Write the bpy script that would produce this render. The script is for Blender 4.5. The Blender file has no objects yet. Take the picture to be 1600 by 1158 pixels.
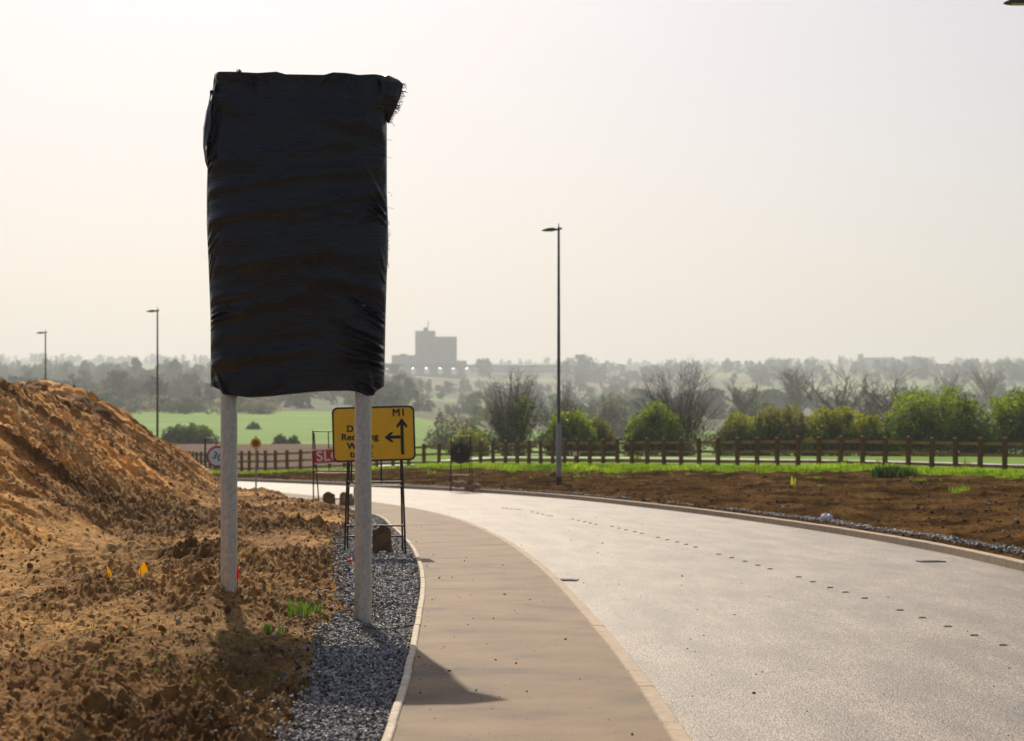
import bpy, math, random
import numpy as np
from mathutils import Vector, Matrix
R = math.radians
rnd = random.Random(11)
rs = np.random.RandomState(5)
sc = bpy.context.scene
COL = sc.collection

# ------------------------------------------------------------------ camera
EYE = 1.9
FPX = 3000.0            # focal length in photo pixels (photo 1600 wide)
cam = bpy.data.cameras.new("camera"); camo = bpy.data.objects.new("camera", cam); COL.objects.link(camo)
cam.sensor_width = 36; cam.lens = FPX / 1600 * 36
cam.shift_y = 109 / 1600
cam.clip_start = 0.1; cam.clip_end = 30000
camo.location = (0, 0, EYE); camo.rotation_euler = (R(90), 0, 0)
cam.dof.use_dof = True; cam.dof.focus_distance = 19.6; cam.dof.aperture_fstop = 2.8
sc.camera = camo

# ------------------------------------------------------------------ light
SUN_EL, SUN_AZ = 42, -10          # azimuth from straight ahead (+Y), negative = to the left
wd = bpy.data.worlds.new("World"); sc.world = wd; wd.use_nodes = True
nt = wd.node_tree; nt.nodes.clear()
sky = nt.nodes.new("ShaderNodeTexSky"); sky.sky_type = 'NISHITA'; sky.sun_disc = False
sky.sun_elevation = R(SUN_EL); sky.sun_rotation = R(SUN_AZ)
sky.air_density = 1.0; sky.dust_density = 3.0; sky.ozone_density = 1.0; sky.altitude = 0
hs = nt.nodes.new("ShaderNodeHueSaturation"); hs.inputs["Saturation"].default_value = 0.9
bg = nt.nodes.new("ShaderNodeBackground"); bg.inputs[1].default_value = 0.093
wo = nt.nodes.new("ShaderNodeOutputWorld")
nt.links.new(sky.outputs[0], hs.inputs["Color"]); mxw = nt.nodes.new("ShaderNodeVectorMath"); mxw.operation = 'MULTIPLY'; mxw.inputs[1].default_value = (1.04, .985, 1.0)
nt.links.new(hs.outputs[0], mxw.inputs[0]); nt.links.new(mxw.outputs[0], bg.inputs[0]); nt.links.new(bg.outputs[0], wo.inputs[0])
sl = bpy.data.lights.new("sun", 'SUN'); sl.energy = 5.0; sl.angle = R(0.6); sl.color = (1.0, 0.87, 0.69)
so = bpy.data.objects.new("sun", sl); COL.objects.link(so)
d = Vector((math.sin(R(SUN_AZ)) * math.cos(R(SUN_EL)), math.cos(R(SUN_AZ)) * math.cos(R(SUN_EL)), math.sin(R(SUN_EL))))
so.rotation_euler = d.to_track_quat('Z', 'Y').to_euler(); so.location = (0, 0, 60)
sc.view_settings.view_transform = 'Standard'; sc.view_settings.look = 'None'
sc.view_settings.exposure = -0.20; sc.view_settings.gamma = 1.0
sc.cycles.volume_bounces = 1; sc.cycles.max_bounces = 6; sc.cycles.diffuse_bounces = 2
sc.cycles.transparent_max_bounces = 8
sc.cycles.use_denoising = True

# ------------------------------------------------------------------ helpers
def X_(px, Z): return (px - 800) / FPX * Z
def Zg(py, z=0.0): return (EYE - z) * FPX / (py - 688)
def zz(py, Z): return EYE + (688 - py) * Z / FPX

def tag(o, label=None, cat=None, group=None, kind=None):
    if label: o["label"] = label
    if cat: o["category"] = cat
    if group: o["group"] = group
    if kind: o["kind"] = kind
    return o
def empty(name, loc=(0, 0, 0), rz=0, **k):
    o = bpy.data.objects.new(name, None); COL.objects.link(o); o.location = loc; o.rotation_euler = (0, 0, rz)
    o.empty_display_size = .2
    return tag(o, **k)
def npmesh(name, V, F, mat, parent=None, smooth=True, col=None):
    """V (n,3), F list of arrays or one array (m,k)."""
    V = np.asarray(V, np.float32)
    if isinstance(F, np.ndarray): F = [F]
    me = bpy.data.meshes.new(name)
    me.vertices.add(len(V)); me.vertices.foreach_set("co", V.ravel())
    nl = sum(f.size for f in F); npl = sum(len(f) for f in F)
    me.loops.add(nl); me.polygons.add(npl)
    me.loops.foreach_set("vertex_index", np.concatenate([f.ravel() for f in F]).astype(np.int32))
    tot = np.concatenate([np.full(len(f), f.shape[1]) for f in F]); st = np.concatenate([[0], np.cumsum(tot)[:-1]])
    me.polygons.foreach_set("loop_start", st.astype(np.int32))
    me.polygons.foreach_set("loop_total", tot.astype(np.int32))
    me.polygons.foreach_set("use_smooth", np.full(npl, smooth))
    if col is not None:
        a = me.color_attributes.new("tint", 'FLOAT_COLOR', 'POINT')
        c = np.ones((len(V), 4), np.float32); c[:, :3] = col; a.data.foreach_set("color", c.ravel())
    me.update(calc_edges=True); me.validate()
    me.materials.append(mat)
    o = bpy.data.objects.new(name, me); COL.objects.link(o)
    if parent: o.parent = parent
    return o
class MB:
    def __init__(s): s.V = []; s.F = []
    def add(s, vs, fs):
        b = len(s.V); s.V += [tuple(v) for v in vs]; s.F += [tuple(i + b for i in f) for f in fs]; return s
    def box(s, c, sz, rot=None):
        x, y, z = [a / 2 for a in sz]
        vs = [Vector((i * x, j * y, k * z)) for i in (-1, 1) for j in (-1, 1) for k in (-1, 1)]
        if rot is not None: vs = [rot @ v for v in vs]
        vs = [v + Vector(c) for v in vs]
        return s.add(vs, [(0, 1, 3, 2), (4, 6, 7, 5), (0, 4, 5, 1), (2, 3, 7, 6), (0, 2, 6, 4), (1, 5, 7, 3)])
    def tube(s, pts, rad, n=8, cap=True):
        pts = [Vector(p) for p in pts]
        if not hasattr(rad, '__len__'): rad = [rad] * len(pts)
        b = len(s.V); up = None
        for i, p in enumerate(pts):
            t = (pts[min(i + 1, len(pts) - 1)] - pts[max(i - 1, 0)]).normalized()
            if up is None: up = t.orthogonal().normalized()
            else: up = (up - t * up.dot(t)).normalized()
            w = t.cross(up)
            for k in range(n):
                a = 2 * math.pi * k / n
                s.V.append(tuple(p + (up * math.cos(a) + w * math.sin(a)) * rad[i]))
        for i in range(len(pts) - 1):
            for k in range(n):
                s.F.append((b + i * n + k, b + i * n + (k + 1) % n, b + (i + 1) * n + (k + 1) % n, b + (i + 1) * n + k))
        if cap:
            s.F.append(tuple(b + k for k in reversed(range(n)))); e = b + (len(pts) - 1) * n
            s.F.append(tuple(e + k for k in range(n)))
        return s
    def prism(s, outline, y0, y1):
        """outline in (x,z), extruded from y0 to y1"""
        n = len(outline)
        vs = [(x, y0, z) for x, z in outline] + [(x, y1, z) for x, z in outline]
        fs = [tuple(range(n)), tuple(reversed(range(n, 2 * n)))] + [(i, i + n, (i + 1) % n + n, (i + 1) % n) for i in range(n)]
        return s.add(vs, fs)
    def build(s, name, mat, parent=None, smooth=False, bevel=0):
        me = bpy.data.meshes.new(name); me.from_pydata(s.V, [], s.F); me.materials.append(mat)
        me.polygons.foreach_set("use_smooth", [smooth] * len(s.F)); me.update()
        o = bpy.data.objects.new(name, me); COL.objects.link(o)
        if parent: o.parent = parent
        if smooth and hasattr(me, "set_sharp_from_angle"): me.set_sharp_from_angle(angle=R(50))
        if bevel:
            m = o.modifiers.new("bevel", 'BEVEL'); m.width = bevel; m.segments = 2; m.limit_method = 'ANGLE'
        return o
def copy_tree(o, parent=None):
    c = o.copy(); COL.objects.link(c)
    if parent: c.parent = parent
    for ch in [q for q in o.children]: copy_tree(ch, c)
    return c

# numpy noise
TAB = np.random.RandomState(3).rand(256, 256).astype(np.float32)
def vnoise(x, y):
    xi = np.floor(x).astype(int); yi = np.floor(y).astype(int); fx = x - xi; fy = y - yi
    fx = fx * fx * fx * (fx * (fx * 6 - 15) + 10); fy = fy * fy * fy * (fy * (fy * 6 - 15) + 10)
    a = TAB[xi & 255, yi & 255]; b = TAB[(xi + 1) & 255, yi & 255]; c = TAB[xi & 255, (yi + 1) & 255]; e = TAB[(xi + 1) & 255, (yi + 1) & 255]
    return (a + (b - a) * fx) * (1 - fy) + (c + (e - c) * fx) * fy
def fbm(x, y, octv=4, gain=.5, ridged=False):
    t = 0; amp = 1; tot = 0; ca, sa = math.cos(.6), math.sin(.6)
    for i in range(octv):
        n = vnoise(x + 17.3 * i, y + 9.1 * i) * 2 - 1
        if ridged: n = 1 - 2 * np.abs(n)
        t = t + n * amp; tot += amp; amp *= gain
        x, y = (x * ca - y * sa) * 2.03, (x * sa + y * ca) * 2.03
    return t / tot
JX = np.random.RandomState(8).rand(256, 256); JY = np.random.RandomState(9).rand(256, 256); JR = np.random.RandomState(10).rand(256, 256)
def clods(x, y, size, cover=.5):
    """rounded lumps on a jittered grid, 0..1"""
    x = x / size; y = y / size; xi = np.floor(x).astype(int); yi = np.floor(y).astype(int); out = np.zeros_like(x, dtype=float)
    for i in (-1, 0, 1):
        for j in (-1, 0, 1):
            cx = (xi + i) & 255; cy = (yi + j) & 255
            r = JR[cx, cy]; on = r < cover; rr = .25 + .45 * (r / cover)
            dx = x - (xi + i + JX[cx, cy]); dy = y - (yi + j + JY[cx, cy])
            dd = (dx * dx + dy * dy) / (rr * rr)
            h = np.where(on, np.sqrt(np.clip(1 - dd, 0, 1)) * rr * 1.3, 0)
            out = np.maximum(out, h)
    return out
def grid_faces(nr, nc):
    i = np.arange(nr - 1)[:, None] * nc + np.arange(nc - 1)[None, :]
    return np.stack([i, i + 1, i + nc + 1, i + nc], -1).reshape(-1, 4)

# ------------------------------------------------------------------ materials
def newmat(name):
    m = bpy.data.materials.new(name); m.use_nodes = True
    return m, m.node_tree, m.node_tree.nodes["Principled BSDF"]
def mat(name, col, rough=.6, metal=0, scale=0, var=.3, bump=0, bscale=None, spec=.5, detail=6, col2=None, stretch=(1, 1, 1), trans=0):
    m, t, b = newmat(name)
    b.inputs["Roughness"].default_value = rough; b.inputs["Metallic"].default_value = metal
    b.inputs["Specular IOR Level"].default_value = spec
    b.inputs["Base Color"].default_value = (*col, 1)
    tc = t.nodes.new("ShaderNodeTexCoord"); mp = t.nodes.new("ShaderNodeMapping"); mp.inputs["Scale"].default_value = stretch
    t.links.new(tc.outputs["Object"], mp.inputs[0])
    if scale:
        n = t.nodes.new("ShaderNodeTexNoise"); n.inputs["Scale"].default_value = scale; n.inputs["Detail"].default_value = detail
        n.inputs["Roughness"].default_value = .65
        r = t.nodes.new("ShaderNodeValToRGB"); e = r.color_ramp.elements
        c2 = col2 or tuple(min(1, c * (1 + var)) for c in col); c1 = col if col2 else tuple(c * (1 - var) for c in col)
        e[0].position = .32; e[0].color = (*c1, 1); e[1].position = .68; e[1].color = (*c2, 1)
        t.links.new(mp.outputs[0], n.inputs["Vector"]); t.links.new(n.outputs[0], r.inputs[0]); t.links.new(r.outputs[0], b.inputs["Base Color"])
    if bump:
        n2 = t.nodes.new("ShaderNodeTexNoise"); n2.inputs["Scale"].default_value = bscale or scale; n2.inputs["Detail"].default_value = detail
        bp = t.nodes.new("ShaderNodeBump"); bp.inputs["Strength"].default_value = 1; bp.inputs["Distance"].default_value = bump
        t.links.new(mp.outputs[0], n2.inputs["Vector"]); t.links.new(n2.outputs[0], bp.inputs["Height"]); t.links.new(bp.outputs[0], b.inputs["Normal"])
    return m
def tintmat(name, rough=.9, scale=3, var=.35, bump=.0, bscale=20, spec=.2, trans=0, far=False):
    """colour from the mesh's own tint attribute, broken up by noise"""
    m, t, b = newmat(name)
    b.inputs["Roughness"].default_value = rough; b.inputs["Specular IOR Level"].default_value = spec
    a = t.nodes.new("ShaderNodeVertexColor"); a.layer_name = "tint"
    tc = t.nodes.new("ShaderNodeTexCoord")
    n = t.nodes.new("ShaderNodeTexNoise"); n.inputs["Scale"].default_value = scale; n.inputs["Detail"].default_value = 8; n.inputs["Roughness"].default_value = .7
    mr = t.nodes.new("ShaderNodeMapRange"); mr.inputs[1].default_value = .3; mr.inputs[2].default_value = .7
    mr.inputs[3].default_value = 1 - var; mr.inputs[4].default_value = 1 + var
    mx = t.nodes.new("ShaderNodeVectorMath"); mx.operation = 'SCALE'
    t.links.new(tc.outputs["Object"], n.inputs["Vector"]); t.links.new(n.outputs[0], mr.inputs[0])
    t.links.new(a.outputs[0], mx.inputs[0]); t.links.new(mr.outputs[0], mx.inputs["Scale"])
    t.links.new(mx.outputs[0], b.inputs["Base Color"])
    if bump:
        n2 = t.nodes.new("ShaderNodeTexNoise"); n2.inputs["Scale"].default_value = bscale; n2.inputs["Detail"].default_value = 8; n2.inputs["Roughness"].default_value = .7
        bp = t.nodes.new("ShaderNodeBump"); bp.inputs["Distance"].default_value = bump
        t.links.new(tc.outputs["Object"], n2.inputs["Vector"]); t.links.new(n2.outputs[0], bp.inputs["Height"]); t.links.new(bp.outputs[0], b.inputs["Normal"])
    if trans:
        tr = t.nodes.new("ShaderNodeBsdfTranslucent"); mxs = t.nodes.new("ShaderNodeMixShader"); mxs.inputs[0].default_value = trans
        out = t.nodes["Material Output"]
        t.links.new(mx.outputs[0], tr.inputs[0]); t.links.new(b.outputs[0], mxs.inputs[1]); t.links.new(tr.outputs[0], mxs.inputs[2]); t.links.new(mxs.outputs[0], out.inputs[0])
    return m

M_soil = tintmat("soil", rough=.8, scale=16, var=.55, bump=.03, bscale=45, spec=.08)
M_verge = tintmat("verge_soil", rough=.95, scale=10, var=.7, bump=.03, bscale=30, spec=.0)
M_ground = tintmat("ground", rough=.95, scale=.02, var=.2, spec=.1)
M_leaf = tintmat("leaf", rough=.55, scale=.8, var=.25, spec=.3, trans=.5)
M_far = tintmat("far_leaf", rough=.9, scale=.05, var=.2, spec=.1, trans=.2)
M_bark = mat("bark", (.075, .05, .035), .9, scale=4, var=.4)
M_kerb = mat("kerb_concrete", (.42, .33, .23), .8, scale=9, var=.22, bump=.003, bscale=60)
M_edging = mat("edging_concrete", (.55, .47, .35), .8, scale=14, var=.3, bump=.003, bscale=60)
M_stone = tintmat("stone", rough=.6, scale=18, var=.3, spec=.5)
M_black = mat("black_steel", (.012, .012, .013), .45, spec=.5)
M_lamp = mat("lamp_column", (.10, .10, .09), .5, metal=.3, scale=6, var=.15)
M_wood = mat("fence_wood", (.15, .068, .028), .85, scale=5, var=.35, stretch=(1, 1, .3))
M_rail = mat("rail_wood", (.34, .185, .085), .85, scale=5, var=.3)

def road_mat():
    m, t, b = newmat("asphalt")
    tc = t.nodes.new("ShaderNodeTexCoord")
    def noise(s, dt=4, v=None, rough=.6):
        n = t.nodes.new("ShaderNodeTexNoise"); n.inputs["Scale"].default_value = s; n.inputs["Detail"].default_value = dt; n.inputs["Roughness"].default_value = rough
        t.links.new(v or tc.outputs["Object"], n.inputs["Vector"]); return n
    # aggregate: voronoi cells with per-chip colour
    vo = t.nodes.new("ShaderNodeTexVoronoi"); vo.inputs["Scale"].default_value = 72
    t.links.new(tc.outputs["Object"], vo.inputs["Vector"])
    sep = t.nodes.new("ShaderNodeSeparateColor"); t.links.new(vo.outputs["Color"], sep.inputs[0])
    r = t.nodes.new("ShaderNodeValToRGB"); e = r.color_ramp.elements
    e[0].position = 0; e[0].color = (.01, .009, .007, 1); e[1].position = 1; e[1].color = (.46, .37, .28, 1)
    k = r.color_ramp.elements.new(.38); k.color = (.105, .084, .064, 1)
    t.links.new(sep.outputs[0], r.inputs[0])
    # wear along the wheel tracks: UV x = across, y = along
    uv = t.nodes.new("ShaderNodeUVMap"); uv.uv_map = "uv"
    mp = t.nodes.new("ShaderNodeMapping"); mp.inputs["Scale"].default_value = (14, .45, 1); t.links.new(uv.outputs[0], mp.inputs[0])
    w_ = noise(1.0, 3, mp.outputs[0]); w2 = noise(.45, 5)
    w = t.nodes.new("ShaderNodeMath"); w.operation = 'MULTIPLY_ADD'; w.inputs[1].default_value = 1.7; w.inputs[2].default_value = -.35; t.links.new(w_.outputs[0], w.inputs[0])
    ad = t.nodes.new("ShaderNodeMath"); ad.operation = 'ADD'; t.links.new(w.outputs[0], ad.inputs[0]); t.links.new(w2.outputs[0], ad.inputs[1])
    mr = t.nodes.new("ShaderNodeMapRange"); mr.inputs[1].default_value = .75; mr.inputs[2].default_value = 1.25; mr.inputs[3].default_value = .48; mr.inputs[4].default_value = 1.0
    t.links.new(ad.outputs[0], mr.inputs[0])
    sc_ = t.nodes.new("ShaderNodeVectorMath"); sc_.operation = 'SCALE'; t.links.new(r.outputs[0], sc_.inputs[0]); t.links.new(mr.outputs[0], sc_.inputs["Scale"])
    t.links.new(sc_.outputs[0], b.inputs["Base Color"])
    b.inputs["Roughness"].default_value = .55; b.inputs["Specular IOR Level"].default_value = .6
    bp = t.nodes.new("ShaderNodeBump"); bp.inputs["Distance"].default_value = .004; bp.inputs["Strength"].default_value = 1
    t.links.new(vo.outputs["Distance"], bp.inputs["Height"]); bp.invert = True; t.links.new(bp.outputs[0], b.inputs["Normal"])
    return m
def footway_mat():
    m, t, b = newmat("footway_asphalt")
    tc = t.nodes.new("ShaderNodeTexCoord")
    mp = t.nodes.new("ShaderNodeMapping"); mp.inputs["Scale"].default_value = (.8, 1., 1); t.links.new(tc.outputs["Object"], mp.inputs[0])
    n = t.nodes.new("ShaderNodeTexNoise"); n.inputs["Scale"].default_value = 1.3; n.inputs["Detail"].default_value = 7; n.inputs["Roughness"].default_value = .62
    t.links.new(mp.outputs[0], n.inputs["Vector"])
    r = t.nodes.new("ShaderNodeValToRGB"); e = r.color_ramp.elements
    e[0].position = .27; e[0].color = (.05, .034, .02, 1); e[1].position = .70; e[1].color = (.24, .155, .08, 1)
    k = e.new(.45); k.color = (.155, .10, .052, 1)
    t.links.new(n.outputs[0], r.inputs[0])
    vo = t.nodes.new("ShaderNodeTexNoise"); vo.inputs["Scale"].default_value = 90; vo.inputs["Detail"].default_value = 2
    t.links.new(tc.outputs["Object"], vo.inputs["Vector"])
    mr = t.nodes.new("ShaderNodeMapRange"); mr.inputs[1].default_value = .3; mr.inputs[2].default_value = .7; mr.inputs[3].default_value = .75; mr.inputs[4].default_value = 1.25
    t.links.new(vo.outputs[0], mr.inputs[0])
    s = t.nodes.new("ShaderNodeVectorMath"); s.operation = 'SCALE'; t.links.new(r.outputs[0], s.inputs[0]); t.links.new(mr.outputs[0], s.inputs["Scale"])
    t.links.new(s.outputs[0], b.inputs["Base Color"])
    b.inputs["Roughness"].default_value = .7; b.inputs["Specular IOR Level"].default_value = .3
    bp = t.nodes.new("ShaderNodeBump"); bp.inputs["Distance"].default_value = .004
    t.links.new(vo.outputs[0], bp.inputs["Height"]); t.links.new(bp.outputs[0], b.inputs["Normal"])
    return m
M_road = road_mat(); M_foot = footway_mat()

# ------------------------------------------------------------------ plan curves (X, Z=distance ahead)
A_ = [(1.06, 4), (1.10, 10), (1.03, 15.1), (.88, 19.2), (.66, 24.6), (.52, 27), (0.0, 34.1), (-.83, 41.6), (-1.5, 46), (-2.27, 49.8), (-4.06, 56.3), (-6.2, 62), (-10, 71), (-13, 77), (-16.5, 82), (-24, 90), (-34, 98)]
B_ = [(-.74, 4), (-.71, 10), (-.78, 15.08), (-.91, 19.2), (-1.02, 22.6), (-1.16, 25.7), (-1.37, 28.9), (-1.58, 31.7), (-1.95, 35.6), (-2.6, 41.3), (-3.27, 46.7), (-5.2, 53.3), (-7.0, 58.8), (-9.2, 64.5), (-12, 70.2), (-18, 79.5), (-26, 88)]
C_ = [(7.1, 4), (7.3, 10), (7.45, 15), (7.48, 22), (7.4, 27.8), (7.35, 31.5), (7.04, 35.2), (6.55, 39.3), (5.85, 43.8), (4.91, 49.1), (3.65, 54.8), (2.04, 61.3), (0, 67), (-2.4, 72.1), (-5.1, 77), (-8.3, 82.6), (-11.9, 88), (-15.6, 92.6), (-19.3, 96.6), (-28, 105), (-38, 113)]
F_ = [(30, 48), (26, 60), (21.3, 71), (19.7, 74), (13.7, 82), (6.1, 92), (-1.4, 105), (-5.9, 110), (-10.6, 113.5), (-14.5, 117), (-16.6, 120.5), (-18.9, 124.5), (-20.9, 129), (-22.8, 134), (-26, 143), (-29.5, 153)]
def smooth_curve(P, n):
    P = np.array(P, float)
    s = np.concatenate([[0], np.cumsum(np.hypot(*np.diff(P, axis=0).T))])
    m = np.gradient(P, s, axis=0)
    m[1:-1] = (P[2:] - P[:-2]) / (s[2:] - s[:-2])[:, None]
    q = np.linspace(0, s[-1], n); i = np.clip(np.searchsorted(s, q, side='right') - 1, 0, len(s) - 2)
    h = (s[i + 1] - s[i])[:, None]; t = ((q - s[i]))[:, None] / h
    return (2 * t**3 - 3 * t**2 + 1) * P[i] + (t**3 - 2 * t**2 + t) * h * m[i] + (-2 * t**3 + 3 * t**2) * P[i + 1] + (t**3 - t**2) * h * m[i + 1]
def relax(P, k):
    P = P.copy()
    for _ in range(k): P[1:-1] = .5 * P[1:-1] + .25 * (P[2:] + P[:-2])
    return P
A = relax(smooth_curve(A_, 500), 120); B = relax(smooth_curve(B_, 500), 120); C = relax(smooth_curve(C_, 500), 120); F = relax(smooth_curve(F_, 400), 60)
def normals(P):
    t = np.gradient(P, axis=0); t /= np.hypot(*t.T)[:, None]; return np.c_[t[:, 1], -t[:, 0]]   # to the right of travel
def bx(Z): return np.interp(Z, B[:, 1], B[:, 0])
def dist_poly(x, y, P, step=1):
    """min distance and signed side (positive = right of travel)"""
    P = P[::step]; best = np.full(x.shape, 1e9); side = np.zeros(x.shape); N = normals(P)
    for k in range(len(P)):
        dx = x - P[k, 0]; dy = y - P[k, 1]; dd = dx * dx + dy * dy; m = dd < best
        best = np.where(m, dd, best); side = np.where(m, dx * N[k, 0] + dy * N[k, 1], side)
    return np.sqrt(best), side

# ------------------------------------------------------------------ big ground sheet
prof_r = np.array([(0, .5), (70, .55), (95, .62), (125, .72), (160, .66), (178, .6), (260, -6), (500, 3.2), (900, 16.3), (1500, 46), (2200, 85), (3200, 126), (3600, 138), (5000, 130)], float)
prof_l = np.array([(0, -.3), (120, -.25), (140, .7), (180, 1.55), (200, 1.2), (250, -3), (330, 1.0), (520, 9.3), (700, 14), (1000, 28), (1600, 57), (2500, 98), (3400, 138), (5000, 130)], float)
KF = 1.75
def FAR(r): return r if r < 330 else 330 + (r - 330) * KF
def UNFAR(r): return np.where(r < 330, r, 330 + (r - 330) / KF)
def far_h(x, y):
    r = UNFAR(np.hypot(x, y)); col = np.clip(800 + x / np.maximum(y, 1) * 3000, -3000, 5000)
    w = np.clip((col - 560) / 240, 0, 1); w = w * w * (3 - 2 * w)
    ramp = np.clip((r - 400) / 1200, 0, 1)
    h = np.interp(r, prof_l[:, 0], prof_l[:, 1]) * (1 - w) + np.interp(r, prof_r[:, 0], prof_r[:, 1]) * w
    h = h + ramp * 7 * fbm(x / 800, y / 800, 3) * np.clip(r / 1500, .3, 1)
    h = EYE + (h - EYE) * np.hypot(x, y) / np.maximum(r, 1)
    return np.where(y > 20, h, 0)
def ground_h(x, y):
    dF, sF = dist_poly(x, y, F, 8)
    h = far_h(x, y)
    inside = (sF < 0) | (y < 45)                     # camera side of the fence: roadworks, laid by finer sheets
    return np.where(inside & (np.hypot(x, y) < 400), -.25, h)
ang = np.concatenate([np.linspace(-180, -26, 60), np.linspace(-25, 25, 420), np.linspace(26, 180, 60)])
rad = np.concatenate([np.linspace(0.5, 40, 12), np.geomspace(42, 260, 140), np.geomspace(263, 7600, 220)])
AA, RR = np.meshgrid(np.radians(ang), rad); gx = RR * np.sin(AA); gy = RR * np.cos(AA)
gz = ground_h(gx.ravel(), gy.ravel()).reshape(gx.shape)
r = RR; colpx = 800 + gx / np.maximum(gy, 1) * 3000
grass = np.array([.16, .27, .03]); soilc = np.array([.17, .105, .06]); field = np.array([.20, .33, .08]); dull = np.array([.12, .14, .08])
gc = np.zeros(gx.shape + (3,)); gc[:] = soilc
gc[gy < 8] = (.075, .07, .055)
gc[(r > 60) & (colpx > 620)] = grass
gc[(r > 60) & (colpx <= 620)] = soilc * [.8, .85, .95]
gc[(r > 215) & (gy > 8)] = field
patch = vnoise(gx / 400 + 5, gy / 300 + 3)
far_m = r > FAR(540)
pc = np.where((patch > .62)[..., None], np.array([.20, .27, .10]), np.where((patch < .35)[..., None], np.array([.20, .17, .10]), dull))
gc[far_m] = pc[far_m]
npmesh("ground", np.stack([gx, gy, gz], -1).reshape(-1, 3), grid_faces(*gx.shape)[:, ::-1], M_ground, col=gc.reshape(-1, 3)).__setitem__("kind", "structure")

# ------------------------------------------------------------------ road, footway, kerbs
def ribbon(name, P, Q, z, m, nc=8, zf=None, uv=False):
    t = np.linspace(0, 1, nc)[None, :, None]; G = P[:, None, :] * (1 - t) + Q[:, None, :] * t
    V = np.zeros(G.shape[:2] + (3,)); V[..., :2] = G; V[..., 2] = z if zf is None else zf(G[..., 0], G[..., 1])
    o = npmesh(name, V.reshape(-1, 3), grid_faces(*G.shape[:2])[:, ::-1] if False else grid_faces(*G.shape[:2]), m)
    me = o.data
    if uv:
        s = np.concatenate([[0], np.cumsum(np.hypot(*np.diff(P, axis=0).T))]); UV = np.stack([np.broadcast_to(np.linspace(0, 1, nc)[None, :], G.shape[:2]), np.broadcast_to(s[:, None], G.shape[:2])], -1).reshape(-1, 2)
        l = me.uv_layers.new(name="uv"); li = np.zeros(len(me.loops), np.int32); me.loops.foreach_get("vertex_index", li); l.data.foreach_set("uv", UV[li].astype(np.float32).ravel())
    o["kind"] = "structure"; return o
NA = normals(A); NB = normals(B); NC = normals(C)
ribbon("road", A + NA * .0, C - NC * .0, 0.0, M_road, 24, uv=True)
KH = .10
ribbon("pavement", B, A - NA * .125, KH - .008, M_foot, 10)
def kerb_run(name, P, N, w, h, m, seg, zbase=-.15, jit=.0):
    """a run of separate concrete lengths laid end to end, one sheet of geometry"""
    s = np.concatenate([[0], np.cumsum(np.hypot(*np.diff(P, axis=0).T))]); b = MB(); q = 0; jr = random.Random(4)
    while q < s[-1] - seg:
        vs = []; dz = jr.uniform(-jit, jit); dn = jr.uniform(-jit, jit)
        for k in (q + .004, q + seg - .004):
            p = np.array([np.interp(k, s, P[:, 0]), np.interp(k, s, P[:, 1])]); n = np.array([np.interp(k, s, N[:, 0]), np.interp(k, s, N[:, 1])])
            c = min(.012, w * .15)
            for off, zt in ((0, zbase), (0, h - c), (c, h), (w - c, h), (w, h - c), (w, zbase)):
                a = p + n * (off + dn); vs.append((a[0], a[1], zt + (dz if zt > 0 else 0)))
        b.add(vs, [(i, i + 1, i + 7, i + 6) for i in range(5)] + [(5, 4, 3, 2, 1, 0), (6, 7, 8, 9, 10, 11)])
        q += seg
    o = b.build(name, m); o["kind"] = "structure"; return o
kerb_run("kerb", A - NA * .125, NA, .125, KH, M_kerb, .915, jit=.002)
kerb_run("kerb", C, NC, .155, KH + .03, M_kerb, .915, jit=.002)
kerb_run("kerb", B - NB * .06, NB, .06, KH + .012, M_edging, .915, jit=.004)

# ------------------------------------------------------------------ left soil and heap
def seg_dist(x, y, a, b):
    ax, ay = a; bx_, by = b; dx, dy = bx_ - ax, by - ay; t = np.clip(((x - ax) * dx + (y - ay) * dy) / (dx * dx + dy * dy), 0, 1)
    return np.hypot(x - ax - t * dx, y - ay - t * dy), t
def gpt(px, py, z=0.): Z = Zg(py, z); return (X_(px, Z), Z)
def soil_base(x, y):
    """low-frequency level of the stripped ground left of the footway"""
    edge = bx(y) - x                                   # metres left of the edging
    h = .05 + .16 * np.clip((edge - .8) / 1.2, 0, 1)
    h += .10 * fbm(x / 2.3, y / 3.5, 3) * np.clip(edge / 2, 0, 1)
    # the bank by the left post and the rising ground in the near corner
    h += .14 * np.exp(-((x + 3.0) ** 2 / 1.6 + (y - 19.6) ** 2 / 2.5))
    h += .10 * np.clip((-x - 2.4) / 2.2, 0, 1) * np.clip((21 - y) / 5, 0, 1)
    # ridge with flags, trench behind it
    for a, b, w, amp in (((-7.0, 25.2), (-3.0, 24.2), .45, .22), ((-8.5, 28.6), (-5.6, 26.7), .8, -.30), ((-5.6, 26.7), (-3.0, 25.7), .6, -.36), ((-3.0, 25.6), (-1.75, 21.0), .30, -.28), ((-3.1, 23.6), (-1.9, 20.0), .3, .12),
                         ((-2.0, 21.5), (-1.6, 19.6), .25, -.10)):
        dd, _ = seg_dist(x, y, a, b); h += amp * np.exp(-(dd / w) ** 2)
    # berm at the far edge, hiding part of the road
    for a, b, w, amp in (((-13, 66), (-7.5, 58), 1.3, .16), ((-7.5, 58), (-4.6, 47), .9, .12)):
        dd, _ = seg_dist(x, y, a, b); h += amp * np.exp(-(dd / w) ** 2)
    # dug-out by the right post
    h -= .10 * np.exp(-((x + 1.25) ** 2 / .05 + (y - 19.6) ** 2 / .6))
    return h
def foot_x(y): return np.interp(y, [20, 26, 29, 35, 43, 52, 60, 70], [-5.6, -5.7, -5.9, -6.2, -6.7, -7.4, -8.4, -10])
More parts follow.
